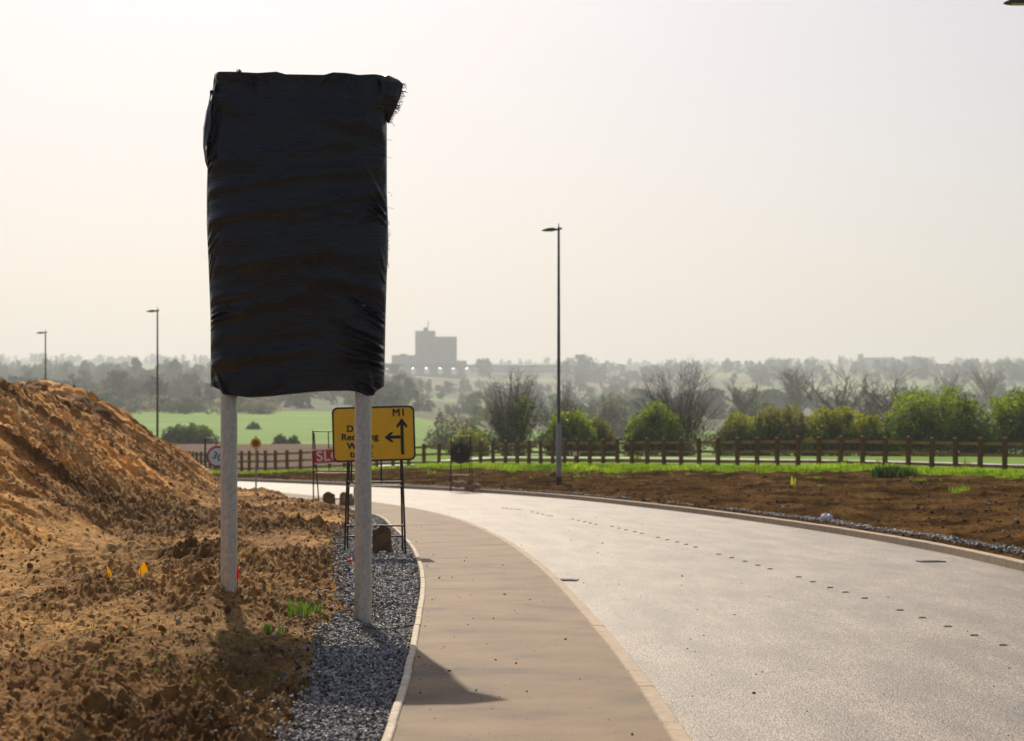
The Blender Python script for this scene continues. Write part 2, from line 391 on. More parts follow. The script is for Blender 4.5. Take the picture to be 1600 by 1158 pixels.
def heap_h(x, y):
    wob = .5 * fbm(y / 3.1 + 4, x / 6., 3) + .25 * fbm(x / 1.1, y / 1.1, 3)
    d1 = foot_x(y) - x + wob; d2 = (y - 26.3) * .85 + (-x - 5.6) * .30 + wob; d3 = (66 - y) * .9
    k = .8
    dm = -k * np.log(np.exp(-np.clip(d1, -9, 30) / k) + np.exp(-np.clip(d2, -9, 30) / k) + np.exp(-np.clip(d3, -9, 30) / k))
    h = .66 * dm
    h = np.where(h < .5, .5 * np.exp(np.clip((h - .5) / .5, -20, 0)), h)        # soft foot
    crest = 2.98 + .012 * (y - 43) + .22 * fbm(x / 1.6 + 8, y / 2.2, 3)
    kk = .22; h = -kk * np.log(np.exp(-h / kk) + np.exp(-crest / kk))
    # runnels down the face
    face = np.clip((h - .25) / .8, 0, 1) * np.clip((crest + .2 - h) / .5, 0, 1)
    run = y + .15 * x
    h += face * (.20 * fbm(run / .9, x / 4.5 + 2, 3, ridged=True) + .12 * fbm(run / .22, x / 1.6, 3, ridged=True))
    # one long pale slide of loose earth and a gully beside it
    h += face * (.16 * np.exp(-((run - 36.2 - .25 * (x + 9)) / .30) ** 2) - .22 * np.exp(-((run - 35.2 - .3 * (x + 9)) / .35) ** 2) * np.clip((-x - 7.6) / .8, 0, 1))
    top = np.clip((h - 2.6) / .5, 0, 1)
    h += top * .20 * clods(x, y, .7, .5)
    return h
def rough(x, y, s=1.):
    e = np.clip((bx(y) - x) / .5, 0, 1)
    r_ = .075 * fbm(x / .45, y / .6, 4, ridged=True) + .05 * clods(x, y, .20, .28) + .05 * fbm(x / .12, y / .16, 3, ridged=True) + .05 * clods(x + 3.3, y * .9, .09, .45) + .024 * clods(x + 7, y, .045, .5)
    return r_ * s * e
def tint_soil(x, y, base, lo, f=1.6):
    n = np.clip(.5 + .9 * fbm(x / f, y / (f * 1.3), 5), 0, 1)[..., None]
    return np.array(lo) * (1 - n) + np.array(base) * n
nr, nc = 1000, 560
Zr = np.geomspace(10.2, 66, nr); tt = np.linspace(0, 1, nc)
right = bx(Zr) - .055; left = -.315 * Zr - 1.0
sx = left[:, None] * (1 - tt) + right[:, None] * tt; sy = np.broadcast_to(Zr[:, None], sx.shape)
hb = soil_base(sx, sy); hh = heap_h(sx, sy)
sm = np.maximum(hb, hb * .4 + hh)
edge = bx(sy) - sx
HM = np.clip(hh - .15, 0, 1)
# graded gravel bed beside the footway
GX = np.array([(10, -1.35), (15, -1.55), (17.7, -1.83), (20, -1.72), (21.7, -1.95), (26.9, -2.5), (33, -3.1), (40, -3.4), (45, -3.7), (50, -4.4), (60, -7)])
gl = np.interp(sy, GX[:, 0], GX[:, 1]) + .12 * fbm(sy / .8, sy / 3, 3); ing = np.clip((sx - gl) / .15, 0, 1)
CM = np.clip(.5 + 1.7 * fbm(sx / 2.0 + 5, sy / 3.2, 4), 0, 1)
CM = CM * (1 - .6 * np.clip((20.5 - sy) / 3, 0, 1) * np.clip((-sx - 2.2) / .8, 0, 1))  # fewer clods in the near-left corner, whose colour is brightened as if sunlit
rg = rough(sx, sy) * (.35 + .95 * CM) + ((.13 - .07 * np.clip((21 - sy) / 3, 0, 1)) * fbm(sx / 2.2 + sy * .12, sy / 1.1, 4, ridged=True)) * np.clip(edge / 1.5, 0, 1) * (1 - .5 * HM)
sz = sm + rg * (1 - .8 * ing)
sz = np.where(edge < .25, np.minimum(sz, .07 + edge * .1), sz)
c1 = tint_soil(sx, sy, (.62, .35, .115), (.23, .115, .038), 1.0)
c1 = c1 * (1.22 - .55 * CM[..., None])
light = np.clip(fbm(sx / .5, sy / .5, 4) * 1.6, 0, 1)[..., None]
c1 = c1 * (1 - .35 * light) + np.array((.66, .44, .21)) * .35 * light
stk = np.clip(.5 + 1.3 * fbm((sy + .15 * sx) / .35, sx / 2.2, 4), 0, 1)[..., None]            # streaks of darker earth down the heap
c1 = c1 * (1 - HM[..., None]) + c1 * np.array((1.08, 1.0, .88)) * (.50 + 1.35 * stk) * HM[..., None]
gs = np.clip(1 - np.abs((sy + .15 * sx) - 36.2 - .25 * (sx + 9)) / .35, 0, 1)[..., None] * HM[..., None]; c1 = c1 * (1 - gs * .8) + np.array((.80, .52, .21)) * gs * .8
shade_lift = (np.clip((21 - sy) / 3, 0, 1) * np.clip((-sx - 2.1) / .7, 0, 1))[..., None]; c1 = c1 * (1 - shade_lift) + c1 * 1.3 * shade_lift  # near-left soil colour painted lighter to offset its backlit shade
dark_patch = np.exp(-((sx + 2.2) ** 2 / 2.2 + (sy - 16.5) ** 2 / 8))[..., None] * .55          # darker patch of soil near the bed
c1 = c1 * (1 - dark_patch) + np.array((.13, .085, .04)) * dark_patch
c1 = c1 * (1 - ing[..., None]) + np.array((.10, .09, .08)) * ing[..., None]
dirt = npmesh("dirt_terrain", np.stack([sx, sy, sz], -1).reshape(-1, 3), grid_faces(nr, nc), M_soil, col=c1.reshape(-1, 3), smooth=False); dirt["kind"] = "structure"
# interpolator for placing things on this sheet
def soil_z(x, y):
    iy = np.clip(np.searchsorted(Zr, y), 1, nr - 1)
    t = np.clip((x - left[iy]) / (right[iy] - left[iy]), 0, 1) * (nc - 1)
    return float(sz[iy, int(round(float(t)))])

# loose clods and pebbles on the dirt
def icos():
    p = (1 + 5 ** .5) / 2
    V = np.array([(-1, p, 0), (1, p, 0), (-1, -p, 0), (1, -p, 0), (0, -1, p), (0, 1, p), (0, -1, -p), (0, 1, -p), (p, 0, -1), (p, 0, 1), (-p, 0, -1), (-p, 0, 1)], float); V /= np.linalg.norm(V[0])
    Fc = np.array([(0, 11, 5), (0, 5, 1), (0, 1, 7), (0, 7, 10), (0, 10, 11), (1, 5, 9), (5, 11, 4), (11, 10, 2), (10, 7, 6), (7, 1, 8), (3, 9, 4), (3, 4, 2), (3, 2, 6), (3, 6, 8), (3, 8, 9), (4, 9, 5), (2, 4, 11), (6, 2, 10), (8, 6, 7), (9, 8, 1)])
    return V, Fc
IV, IF = icos()
def rand_rot(n, r_):
    q = r_.normal(size=(n, 4)); q /= np.linalg.norm(q, axis=1)[:, None]; w, x, y, z = q.T
    return np.stack([1 - 2 * (y * y + z * z), 2 * (x * y - z * w), 2 * (x * z + y * w), 2 * (x * y + z * w), 1 - 2 * (x * x + z * z), 2 * (y * z - x * w), 2 * (x * z - y * w), 2 * (y * z + x * w), 1 - 2 * (x * x + y * y)], -1).reshape(n, 3, 3)
def stones(name, P, size, cols, m, seed=1, flat=.75, **k):
    r_ = np.random.RandomState(seed); n = len(P)
    s = size[:, None, None] * (1 + .35 * r_.uniform(-1, 1, (n, 12, 1)))
    V = IV[None] * s * np.stack([np.ones(n), r_.uniform(.55, 1, n), r_.uniform(.4, flat, n)], -1)[:, None, :]
    V = np.einsum('nij,nkj->nki', rand_rot(n, r_), V) + P[:, None, :]
    Fc = (IF[None] + (np.arange(n) * 12)[:, None, None]).reshape(-1, 3)
    o = npmesh(name, V.reshape(-1, 3), Fc, m, smooth=False, col=np.repeat(cols, 12, axis=0)); tag(o, **k); return o
# scatter over dirt: choose random grid vertices
def scatter_dirt(n, r_, maxZ=60, mask=None):
    i = (r_.rand(n) ** 1.0 * (nr - 1)).astype(int); j = r_.randint(0, nc, n)
    return np.stack([sx[i, j], sy[i, j], sz[i, j]], -1), i, j
P, i, j = scatter_dirt(9000, rs); keep = ing[i, j] < .5; P = P[keep]
siz = np.exp(rs.normal(-4.1, .55, len(P))) * (P[:, 1] / 22) ** .6; siz = np.clip(siz, .006, .09)
cc = tint_soil(P[:, 0] * 9, P[:, 1] * 9, (.40, .21, .065), (.10, .045, .015)); pale = rs.rand(len(P)) < .06; cc[pale] = (.5, .46, .38)
stones("soil_clods", P + np.array([0, 0, .004]), siz, cc, M_soil, seed=2, label="loose clods and pebbles scattered over the brown dirt", cat="clods", kind="stuff")

# gravel bed
n = 26000
u = rs.rand(n); gy_ = 10.5 + (1 - (1 - u) ** .6) * 36; gl_ = np.interp(gy_, GX[:, 0], GX[:, 1]); gr_ = bx(gy_) - .075
gx_ = gl_ + (gr_ - gl_) * rs.rand(n) + np.where(rs.rand(n) < .12, -np.abs(rs.normal(0, .28, n)), 0)
gz_ = np.array([soil_z(a, b) for a, b in zip(gx_, gy_)]) + rs.uniform(.0, .02, n)
bare = (np.hypot(gx_ + 1.33, (gy_ - 18.4) * .5) < .16) | ((np.abs(gy_ - 18.9 - (gx_ + .95) * 1.2) < .35) & (gx_ > -1.15))
g0 = rs.rand(n)[:, None] ** 1.6; gcol = np.array((.05, .052, .06)) * (1 - g0) + np.array((.52, .50, .48)) * g0
keep = ~bare
stones("gravel", np.stack([gx_, gy_, gz_], -1)[keep], (rs.uniform(.011, .024, n) * (gy_ / 19) ** .35)[keep], gcol[keep], M_stone, seed=3, label="dark grey crushed stone gravel beside the footway edging", cat="gravel", kind="stuff")

# crumbs of soil and stone carried onto the footway and the road edge
n = 190; yy = 11 + 30 * rs.rand(n) ** 1.3; tq = np.clip(rs.beta(.6, 1.3, n), 0, 1); xx = (bx(yy) + .03) * (1 - tq) + (np.interp(yy, A[:, 1], A[:, 0]) - .2) * tq
stones("footway_crumbs", np.stack([xx, yy, np.full(n, KH - .006)], -1), np.clip(np.exp(rs.normal(-5.2, .5, n)), .003, .02), np.tile((.07, .045, .025), (n, 1)) * rs.uniform(.5, 2.2, (n, 1)), M_soil, seed=21, label="dark crumbs of soil scattered over the footway surface", cat="crumbs", kind="stuff")
n = 260; yy = 12 + 50 * rs.rand(n); xx = np.interp(yy, A[:, 1], A[:, 0]) + .05 + np.abs(rs.normal(0, 1.6, n))
stones("road_grit", np.stack([xx, yy, np.full(n, .002)], -1), np.clip(np.exp(rs.normal(-5.0, .5, n)), .003, .02), np.tile((.08, .055, .035), (n, 1)) * rs.uniform(.5, 2., (n, 1)), M_soil, seed=22, label="scattered grit and soil crumbs on the road near the kerb", cat="grit", kind="stuff")

# ------------------------------------------------------------------ right verge
nv, mv = 620, 300
Cb = smooth_curve(C + NC * .155, nv)
Fv = smooth_curve(F - normals(F) * -2.0, nv)
Fv[0] = (34, 30); 
tv = np.linspace(0, 1, mv) ** 1.35
vx = Cb[:, 0][:, None] * (1 - tv) + Fv[:, 0][:, None] * tv; vy = Cb[:, 1][:, None] * (1 - tv) + Fv[:, 1][:, None] * tv
Fz = np.interp(F[:, 0], [-30, -22.8, -14.5, -5.9, -1.4, 6.1, 13.7, 19.7, 30], [-.3, -.29, -.13, .3, .5, .6, .67, .57, .5])
dF, sF = dist_poly(vx, vy, F, 6); dC, sC = dist_poly(vx, vy, C, 4)
zt = np.interp(vx, F[::-1, 0], Fz[::-1])
w = np.clip(dC / np.maximum(dC + dF, .1), 0, 1)
vz = .10 * (1 - w) + zt * np.clip(w * 1.25, 0, 1)
vz += (.07 * fbm(vx / 1.1, vy / 1.6, 4, ridged=True) + .09 * fbm(vx / 4, vy / 5, 2) + .04 * clods(vx, vy, .28, .3) + .06 * fbm(vx / .35, vy / .5, 3, ridged=True) + .03 * clods(vx + 2, vy, .12, .5)) * np.clip((dC - .2) / 1.0, 0.05, 1)
vz -= .04 * np.exp(-((dC - .75) / .25) ** 2)
gmask = np.clip((6.0 + 1.2 * fbm(vx / 2, vy / 2, 4) * 1.5 - dF) / .5, 0, 1); gmask = np.where(sF > 0, 1, gmask)
gmask = np.maximum(gmask, (fbm(vx / .9 + 9, vy / .9, 4) > .52) * .7 * (w > .35))
vc = tint_soil(vx, vy, (.16, .092, .036), (.032, .019, .008), 1.0)
vc = vc * (1 - gmask[..., None]) + np.array((.22, .36, .02)) * gmask[..., None]
vz += .05 * gmask * clods(vx, vy, .8, .6)
verge = npmesh("verge_terrain", np.stack([vx, vy, vz], -1).reshape(-1, 3), grid_faces(nv, mv), M_verge, col=vc.reshape(-1, 3), smooth=False); verge["kind"] = "structure"
n = 12000; i = rs.randint(0, nv, n); j = (rs.rand(n) * mv * .9).astype(int)
P = np.stack([vx[i, j], vy[i, j], vz[i, j]], -1); k_ = gmask[i, j] < .5; P = P[k_]
siz = np.clip(np.exp(rs.normal(-3.7, .5, len(P))), .008, .09); cc = tint_soil(P[:, 0] * 9, P[:, 1] * 9, (.10, .055, .024), (.03, .018, .01)); cc[rs.rand(len(P)) < .05] = (.40, .34, .26)
stones("verge_clods", P, siz, cc, M_soil, seed=6, label="dark clods and pale pebbles on the verge beyond the road", cat="clods", kind="stuff")
# drain strip of pale stone
s_ = np.sort(rs.rand(9000) ** 1.3) * (nv - 1) * .78; i = s_.astype(int); NCb = normals(Cb)
off = rs.normal(.72, .10, len(i)) + .12 * fbm(s_ / 25., s_ * 0 + 2., 2)
P = np.stack([Cb[i, 0] + NCb[i, 0] * off, Cb[i, 1] + NCb[i, 1] * off, np.zeros(len(i))], -1)
tree_i = i; jj = np.array([int(np.argmin(np.abs(np.hypot(vx[a, :80] - p[0], vy[a, :80] - p[1])))) for a, p in zip(i, P)]); P[:, 2] = vz[i, jj] + .012
g0 = rs.rand(len(P))[:, None]
stones("drain_gravel", P, rs.uniform(.015, .04, len(P)), np.array((.16, .15, .15)) * (1 - g0) + np.array((.5, .48, .46)) * g0, M_stone, seed=7, label="thin strip of pale drainage stone behind the far kerb", cat="gravel", kind="stuff")

# pale track beyond the fence
TR = smooth_curve([(X_(1900, 74), 74), (X_(1700, 84), 84), (X_(1600, 90), 90), (X_(1300, 108), 108), (X_(1000, 119), 119), (X_(760, 125), 125), (X_(600, 128), 128)], 120)
NT = normals(TR)
M_track = mat("track_concrete", (.55, .52, .50), .35, scale=1.2, var=.25)
ribbon("path", TR - NT * 1.6, TR + NT * 1.6, 0, M_track, 4, zf=lambda x, y: far_h(x, y) + .10)

# ------------------------------------------------------------------ grass blades
def grass_mesh(name, P, h, wdt, cols, nb=5, seed=1, lean=.5, parent=None, **k):
    r_ = np.random.RandomState(seed); n = len(P) * nb; P = np.repeat(P, nb, 0); h = np.repeat(h, nb) * r_.uniform(.5, 1.2, n); cols = np.repeat(cols, nb, 0) * r_.uniform(.7, 1.3, (n, 1))
    a = r_.uniform(0, 6.28, n); off = r_.normal(0, 1, (n, 2)) * (np.repeat(wdt, nb) * 3)[:, None]; b = P + np.c_[off, np.zeros(n)]
    dirn = np.c_[np.cos(a), np.sin(a)]; l = r_.uniform(.1, lean, n) * h; w_ = np.repeat(wdt, nb)
    side = np.c_[-dirn[:, 1], dirn[:, 0]]
    v0 = b - np.c_[side * w_[:, None], np.full(n, .02)]; v1 = b + np.c_[side * w_[:, None], np.full(n, -.02)]
    m_ = b + np.c_[dirn * (l * .35)[:, None], h * .65]; v2 = m_ + np.c_[side * w_[:, None] * .7, np.zeros(n)]; v3 = m_ - np.c_[side * w_[:, None] * .7, np.zeros(n)]
    v4 = b + np.c_[dirn * l[:, None], h]
    V = np.stack([v0, v1, v2, v3, v4], 1).reshape(-1, 3); o5 = np.arange(n)[:, None] * 5
    o = npmesh(name, V, [np.hstack([o5, o5 + 1, o5 + 2, o5 + 3]), np.hstack([o5 + 3, o5 + 2, o5 + 4])], M_leaf, parent, col=np.repeat(cols, 5, 0)); tag(o, **k); return o
sel = np.argwhere((gmask > .6) & ((dF < 6.5) | (vnoise(vx / 1.3, vy / 1.3) > .8)) & (sF < 1.5) & (vx > -25) & (vx < 24) & (vy > 50)); sel = sel[rs.permutation(len(sel))[:19000]]
P = np.stack([vx[tuple(sel.T)], vy[tuple(sel.T)], vz[tuple(sel.T)]], -1) + np.c_[rs.normal(0, .12, (len(sel), 2)), np.zeros(len(sel))]
gn = np.clip(.5 + fbm(P[:, 0] / 1.5, P[:, 1] / 1.5, 3), 0, 1)[:, None]
gh_ = np.clip((dF[tuple(sel.T)] - .5) / 2.5, .35, 1)
gcl = np.array((.10, .20, .008)) * (1 - gn) + np.array((.42, .58, .03)) * gn
grass_mesh("grass", P, (.11 + .14 * gn[:, 0] ** 2) * gh_, np.full(len(P), .022), gcl, 4, 3, label="strip of bright green grass at the foot of the fence", cat="grass", kind="stuff")

# ------------------------------------------------------------------ fence
fr = empty("timber_fence", (F[200, 0], F[200, 1], 0), label="brown three rail timber fence curving along the grass verge", cat="fence")
def fence_local(p): return (p[0] - F[200, 0], p[1] - F[200, 1], p[2])
sF_ = np.concatenate([[0], np.cumsum(np.hypot(*np.diff(F, axis=0).T))]); posts = []
q = 14.0
while q < sF_[-1] - 1:
    x = np.interp(q, sF_, F[:, 0]); y = np.interp(q, sF_, F[:, 1]); z = np.interp(q, sF_, Fz); posts.append((x, y, z)); q += 1.24
posts = posts[:96]
pm = MB(); pm.box((0, 0, .47), (.15, .15, 1.82)); pm.add([(-.075, -.075, 1.381), (.075, -.075, 1.381), (.075, .075, 1.381), (-.075, .075, 1.381), (0, 0, 1.43)], [(0, 1, 4), (1, 2, 4), (2, 3, 4), (3, 0, 4)])
pp0 = None
for k, (x, y, z) in enumerate(posts):
    if pp0 is None: pp0 = pm.build("post", M_wood, fr, bevel=0); o = pp0
    else: o = pp0.copy(); COL.objects.link(o)
    o.location = fence_local((x, y, z + rnd.uniform(-.03, .03))); a = posts[min(k + 1, len(posts) - 1)]; b_ = posts[max(k - 1, 0)]
    o.rotation_euler = (rnd.uniform(-.015, .015), rnd.uniform(-.02, .02), math.atan2(a[1] - b_[1], a[0] - b_[0]))
for hgt in (.30, .74, 1.18):
    b = MB()
    for k in range(len(posts) - 1):
        p = Vector(posts[k]); q_ = Vector(posts[k + 1]); dv = (q_ - p); dirv = dv.normalized(); nn = Vector((dirv.y, -dirv.x, 0)) * 1
        jit = rnd.uniform(-.012, .012); th = .04; hw = .062
        fo = -nn * -.05
        off = nn * .0975
        a1 = p + off + Vector((0, 0, hgt + jit)) + dirv * .004; a2 = q_ + off + Vector((0, 0, hgt + jit + rnd.uniform(-.01, .01))) - dirv * .004
        vs = []
        for e_ in (a1, a2):
            for s1, s2 in ((-1, -1), (1, -1), (1, 1), (-1, 1)):
                vs.append(fence_local(e_ + nn * (s1 * th / 2) + Vector((0, 0, s2 * hw))))
        b.add(vs, [(0, 1, 2, 3), (7, 6, 5, 4), (0, 4, 5, 1), (1, 5, 6, 2), (2, 6, 7, 3), (3, 7, 4, 0)])
    b.build("rail", M_rail, fr)

# ------------------------------------------------------------------ street lamps
def make_lamp():
    t = empty("street_lamp")
    b = MB(); b.tube([(0, 0, -.3), (0, 0, .02), (0, 0, .42)], [.115, .115, .115], 20); b.build("base_collar", M_black, t, smooth=True)
    b = MB(); b.tube([(0, 0, .42), (0, 0, 2.2), (0, 0, 2.42)], [.105, .105, .07], 20); o = b.build("lower_column", M_lampbase, t, smooth=True)
    MB().box((0, -.106, 1.1), (.09, .012, .55)).build("access_door", M_lampbase, o, bevel=.004)
    b = MB(); b.tube([(0, 0, 2.42), (0, 0, 9.7)], [.068, .042], 16); b.tube([(0, 0, 9.7), (0, 0, 9.84)], [.02, .012], 8); b.build("upper_column", M_lamp, t, smooth=True)
    b = MB(); b.tube([(.12, 0, 9.66), (0, 0, 9.62), (-.14, 0, 9.60)], [.03, .05, .035], 12); b.build("bracket", M_lamp, t, smooth=True)
    # flat tapering lantern, thin at its outer end
    b = MB(); vs = []
    for x_, w_, h0, h1 in ((-.10, .06, 9.57, 9.65), (-.22, .12, 9.55, 9.67), (-.42, .15, 9.55, 9.65), (-.56, .13, 9.555, 9.605), (-.64, .07, 9.56, 9.575)):
        vs += [(x_, -w_, h0), (x_, w_, h0), (x_, w_ * .8, h1), (x_, -w_ * .8, h1)]
    fs = [(3, 2, 1, 0), (16, 17, 18, 19)]
    for k in range(4):
        for m_ in range(4): fs.append((k * 4 + m_, k * 4 + (m_ + 1) % 4, k * 4 + 4 + (m_ + 1) % 4, k * 4 + 4 + m_))
    lh = b.add(vs, fs).build("lantern", M_lamphead, t, bevel=.008)
    MB().box((-.36, 0, 9.545), (.30, .2, .012)).build("lens", M_lens, lh, bevel=.004)
    return t
M_lampbase = mat("galvanised_column", (.30, .30, .30), .5, metal=.5, scale=8, var=.2)
M_lamphead = mat("lantern_metal", (.06, .065, .04), .5, metal=.2)
M_lens = mat("lens", (.35, .37, .12), .2)
L0 = make_lamp()
lamps = [(873, 71.3, "street lamp standing alone on the dark verge beyond the road, nearest whole lamp", .12, 0), (246, 110, "street lamp behind the dirt heap, second farthest", -.3, .05), (71, 134, "smallest and farthest street lamp, above the crest of the dirt heap", -.2, .1), (1625, 34.0, "closest street lamp, only the tip of its lantern in frame", .08, 0)]
for k, (px, Z, lab, z0, rz) in enumerate(lamps):
    o = L0 if k == 0 else copy_tree(L0)
    o.location = (X_(px, Z), Z, z0); o.rotation_euler = (0, 0, rz); tag(o, label=lab, cat="street lamp", group="street lamps along the far side of the road")
yb = empty("warning_beacon", (X_(866, 71), 70.95, 0), label="small yellow beacon strapped to the street lamp on the verge", cat="beacon")
M_yel = mat("beacon_yellow", (.75, .62, .03), .4)
b = MB(); b.tube([(0, 0, .80), (0, 0, .86), (0, 0, .93)], [.08, .09, .05], 14); b.build("lens", M_yel, yb, smooth=True); yb.children[0].rotation_euler = (0, 0, 0)
MB().box((0, 0, .70), (.13, .08, .17)).build("battery_box", mat("beacon_box", (.18, .09, .03), .6), yb, bevel=.01)
yb.location.z = zz(735, 71) - .86

# ------------------------------------------------------------------ wrapped sign
MPP = 19.2 / FPX
def wx(px): return (px - 800) * MPP
def wz(py): return EYE + (688 - py) * MPP
def galv():
    m, t, b = newmat("galvanised_steel")
    b.inputs["Metallic"].default_value = .85
    tc = t.nodes.new("ShaderNodeTexCoord"); mp = t.nodes.new("ShaderNodeMapping"); mp.inputs["Scale"].default_value = (1, 1, .8); t.links.new(tc.outputs["Object"], mp.inputs[0])
    n = t.nodes.new("ShaderNodeTexNoise"); n.inputs["Scale"].default_value = 30; n.inputs["Detail"].default_value = 8; n.inputs["Roughness"].default_value = .75; t.links.new(mp.outputs[0], n.inputs["Vector"])
    r_ = t.nodes.new("ShaderNodeValToRGB"); e = r_.color_ramp.elements; e[0].position = .3; e[0].color = (.36, .34, .33, 1); e[1].position = .7; e[1].color = (.62, .62, .63, 1)
    t.links.new(n.outputs[0], r_.inputs[0]); t.links.new(r_.outputs[0], b.inputs["Base Color"])
    r2 = t.nodes.new("ShaderNodeMapRange"); r2.inputs[3].default_value = .48; r2.inputs[4].default_value = .32; t.links.new(n.outputs[0], r2.inputs[0]); t.links.new(r2.outputs[0], b.inputs["Roughness"])
    bp = t.nodes.new("ShaderNodeBump"); bp.inputs["Distance"].default_value = .0006; t.links.new(n.outputs[0], bp.inputs["Height"]); t.links.new(bp.outputs[0], b.inputs["Normal"])
    return m
M_galv = galv()
def wrapmat():
    m, t, b = newmat("black_woven_plastic")
    b.inputs["Base Color"].default_value = (.006, .009, .016, 1); b.inputs["Roughness"].default_value = .36; b.inputs["Specular IOR Level"].default_value = .42; b.inputs["Sheen Weight"].default_value = .02
    tc = t.nodes.new("ShaderNodeTexCoord")
    def wave(rot, s, dist):
        mp = t.nodes.new("ShaderNodeMapping"); mp.inputs["Rotation"].default_value = (0, rot, 0); t.links.new(tc.outputs["Object"], mp.inputs[0])
        w_ = t.nodes.new("ShaderNodeTexWave"); w_.bands_direction = 'Z'; w_.inputs["Scale"].default_value = s; w_.inputs["Distortion"].default_value = dist; w_.inputs["Detail"].default_value = 3; w_.inputs["Detail Scale"].default_value = 1.5
        t.links.new(mp.outputs[0], w_.inputs["Vector"]); return w_
    w1 = wave(R(8), 9, 2.5)
    mp = t.nodes.new("ShaderNodeMapping"); mp.inputs["Scale"].default_value = (4, 4, 55); mp.inputs["Rotation"].default_value = (0, R(8), 0); t.links.new(tc.outputs["Object"], mp.inputs[0])
    n = t.nodes.new("ShaderNodeTexNoise"); n.inputs["Scale"].default_value = 1; n.inputs["Detail"].default_value = 5; t.links.new(mp.outputs[0], n.inputs["Vector"])
    mp3 = t.nodes.new("ShaderNodeMapping"); mp3.inputs["Scale"].default_value = (160, 160, 9); t.links.new(tc.outputs["Object"], mp3.inputs[0])
    n3 = t.nodes.new("ShaderNodeTexNoise"); n3.inputs["Scale"].default_value = 1; n3.inputs["Detail"].default_value = 2; t.links.new(mp3.outputs[0], n3.inputs["Vector"])
    b1 = t.nodes.new("ShaderNodeBump"); b1.inputs["Distance"].default_value = .007; b1.inputs["Strength"].default_value = .3; t.links.new(n.outputs[0], b1.inputs["Height"])
    b2 = t.nodes.new("ShaderNodeBump"); b2.inputs["Distance"].default_value = .004; b2.inputs["Strength"].default_value = .35; t.links.new(w1.outputs[0], b2.inputs["Height"]); t.links.new(b1.outputs[0], b2.inputs["Normal"])
    b3 = t.nodes.new("ShaderNodeBump"); b3.inputs["Distance"].default_value = .0022; b3.inputs["Strength"].default_value = .5; t.links.new(n3.outputs[0], b3.inputs["Height"]); t.links.new(b2.outputs[0], b3.inputs["Normal"])
    t.links.new(b3.outputs[0], b.inputs["Normal"])
    r_ = t.nodes.new("ShaderNodeMapRange"); r_.inputs[3].default_value = .20; r_.inputs[4].default_value = .40; t.links.new(n.outputs[0], r_.inputs[0]); t.links.new(r_.outputs[0], b.inputs["Roughness"])
    return m
M_wrap = wrapmat()
ws = empty("wrapped_sign", (wx(460), 19.3, 0), label="tall road sign bagged in black plastic sheeting on two galvanised posts", cat="road sign")
ox, oy = ws.location.x, ws.location.y
for px, ybase in ((355.5, 19.3), (567.5, 19.2)):
    b = MB(); b.tube([(wx(px) - ox, ybase - oy, -.6), (wx(px) - ox, ybase - oy, 3.4), (wx(px + 1.5) - ox, ybase - oy, wz(150))], .084, 32); b.build("post", M_galv, ws, smooth=True)
Lc = [(100, 334), (113, 335), (122, 333), (150, 330), (170, 325), (200, 322), (235, 321), (262, 323), (300, 322), (350, 322), (420, 325), (500, 328), (606, 328), (630, 328)]
Rc = [(100, 602), (122, 605), (160, 606), (190, 604), (300, 604), (350, 606), (400, 606), (430, 604), (500, 602), (606, 600), (630, 600)]
Tc = [(325, 117), (336, 114), (345, 115), (400, 118), (430, 116), (445, 120), (505, 121), (520, 117), (540, 118), (560, 121), (585, 119), (600, 120), (606, 123)]
Bc = [(325, 603), (335, 605), (345, 609), (352, 617), (390, 621), (420, 619), (460, 615), (500, 611), (545, 610), (560, 612), (578, 619), (586, 618), (592, 611), (600, 605)]
cr_ = random.Random(2)
creases = []   # (x0,y0,x1,y1,width px,amp m)
def fan(cx, cy, ex, ey, n_, spread, w0, amp):
    for q in range(n_):
        a_ = cr_.uniform(-spread, spread); L_ = cr_.uniform(.5, 1.1); dx, dy = (ex - cx) * L_, (ey - cy) * L_
        creases.append((cx + cr_.uniform(-3, 3), cy + a_ * 40, cx + dx, cy + dy + a_ * 75, w0 * cr_.uniform(.6, 1.4), amp * cr_.uniform(.5, 1.3)))
fan(602, 490, 548, 448, 3, .3, 2.0, .016); fan(602, 520, 528, 492, 4, .5, 2.4, .018); fan(602, 560, 520, 530, 4, .5, 2.4, .018); fan(602, 575, 530, 556, 2, .2, 2, .014)
fan(603, 330, 572, 290, 4, .5, 2.0, .014); fan(603, 345, 565, 372, 3, .5, 2.4, .010); fan(604, 430, 590, 400, 3, .3, 2, .014); fan(604, 250, 585, 262, 3, .5, 2.4, .010)
fan(328, 495, 372, 478, 3, .3, 3.5, .018); fan(328, 520, 350, 508, 2, .2, 2.5, .012); fan(328, 575, 380, 566, 2, .2, 4, .012)
fan(323, 440, 342, 372, 3, .2, 2.2, .014); fan(322, 380, 344, 348, 3, .4, 2.4, .014)
fan(334, 240, 342, 215, 4, .6, 2.2, .014); fan(326, 265, 340, 240, 3, .3, 2, .014); fan(336, 118, 352, 160, 3, .3, 3.2, .018); fan(340, 116, 330, 190, 2, .2, 3, .014)
for x0, x1 in ((385, 402), (392, 415), (516, 500), (540, 524), (556, 548), (575, 570), (415, 425), (470, 476)):
    creases.append((x0, 117, x1 + cr_.uniform(-4, 4), 117 + cr_.uniform(14, 34), cr_.uniform(2, 3.5), .020))
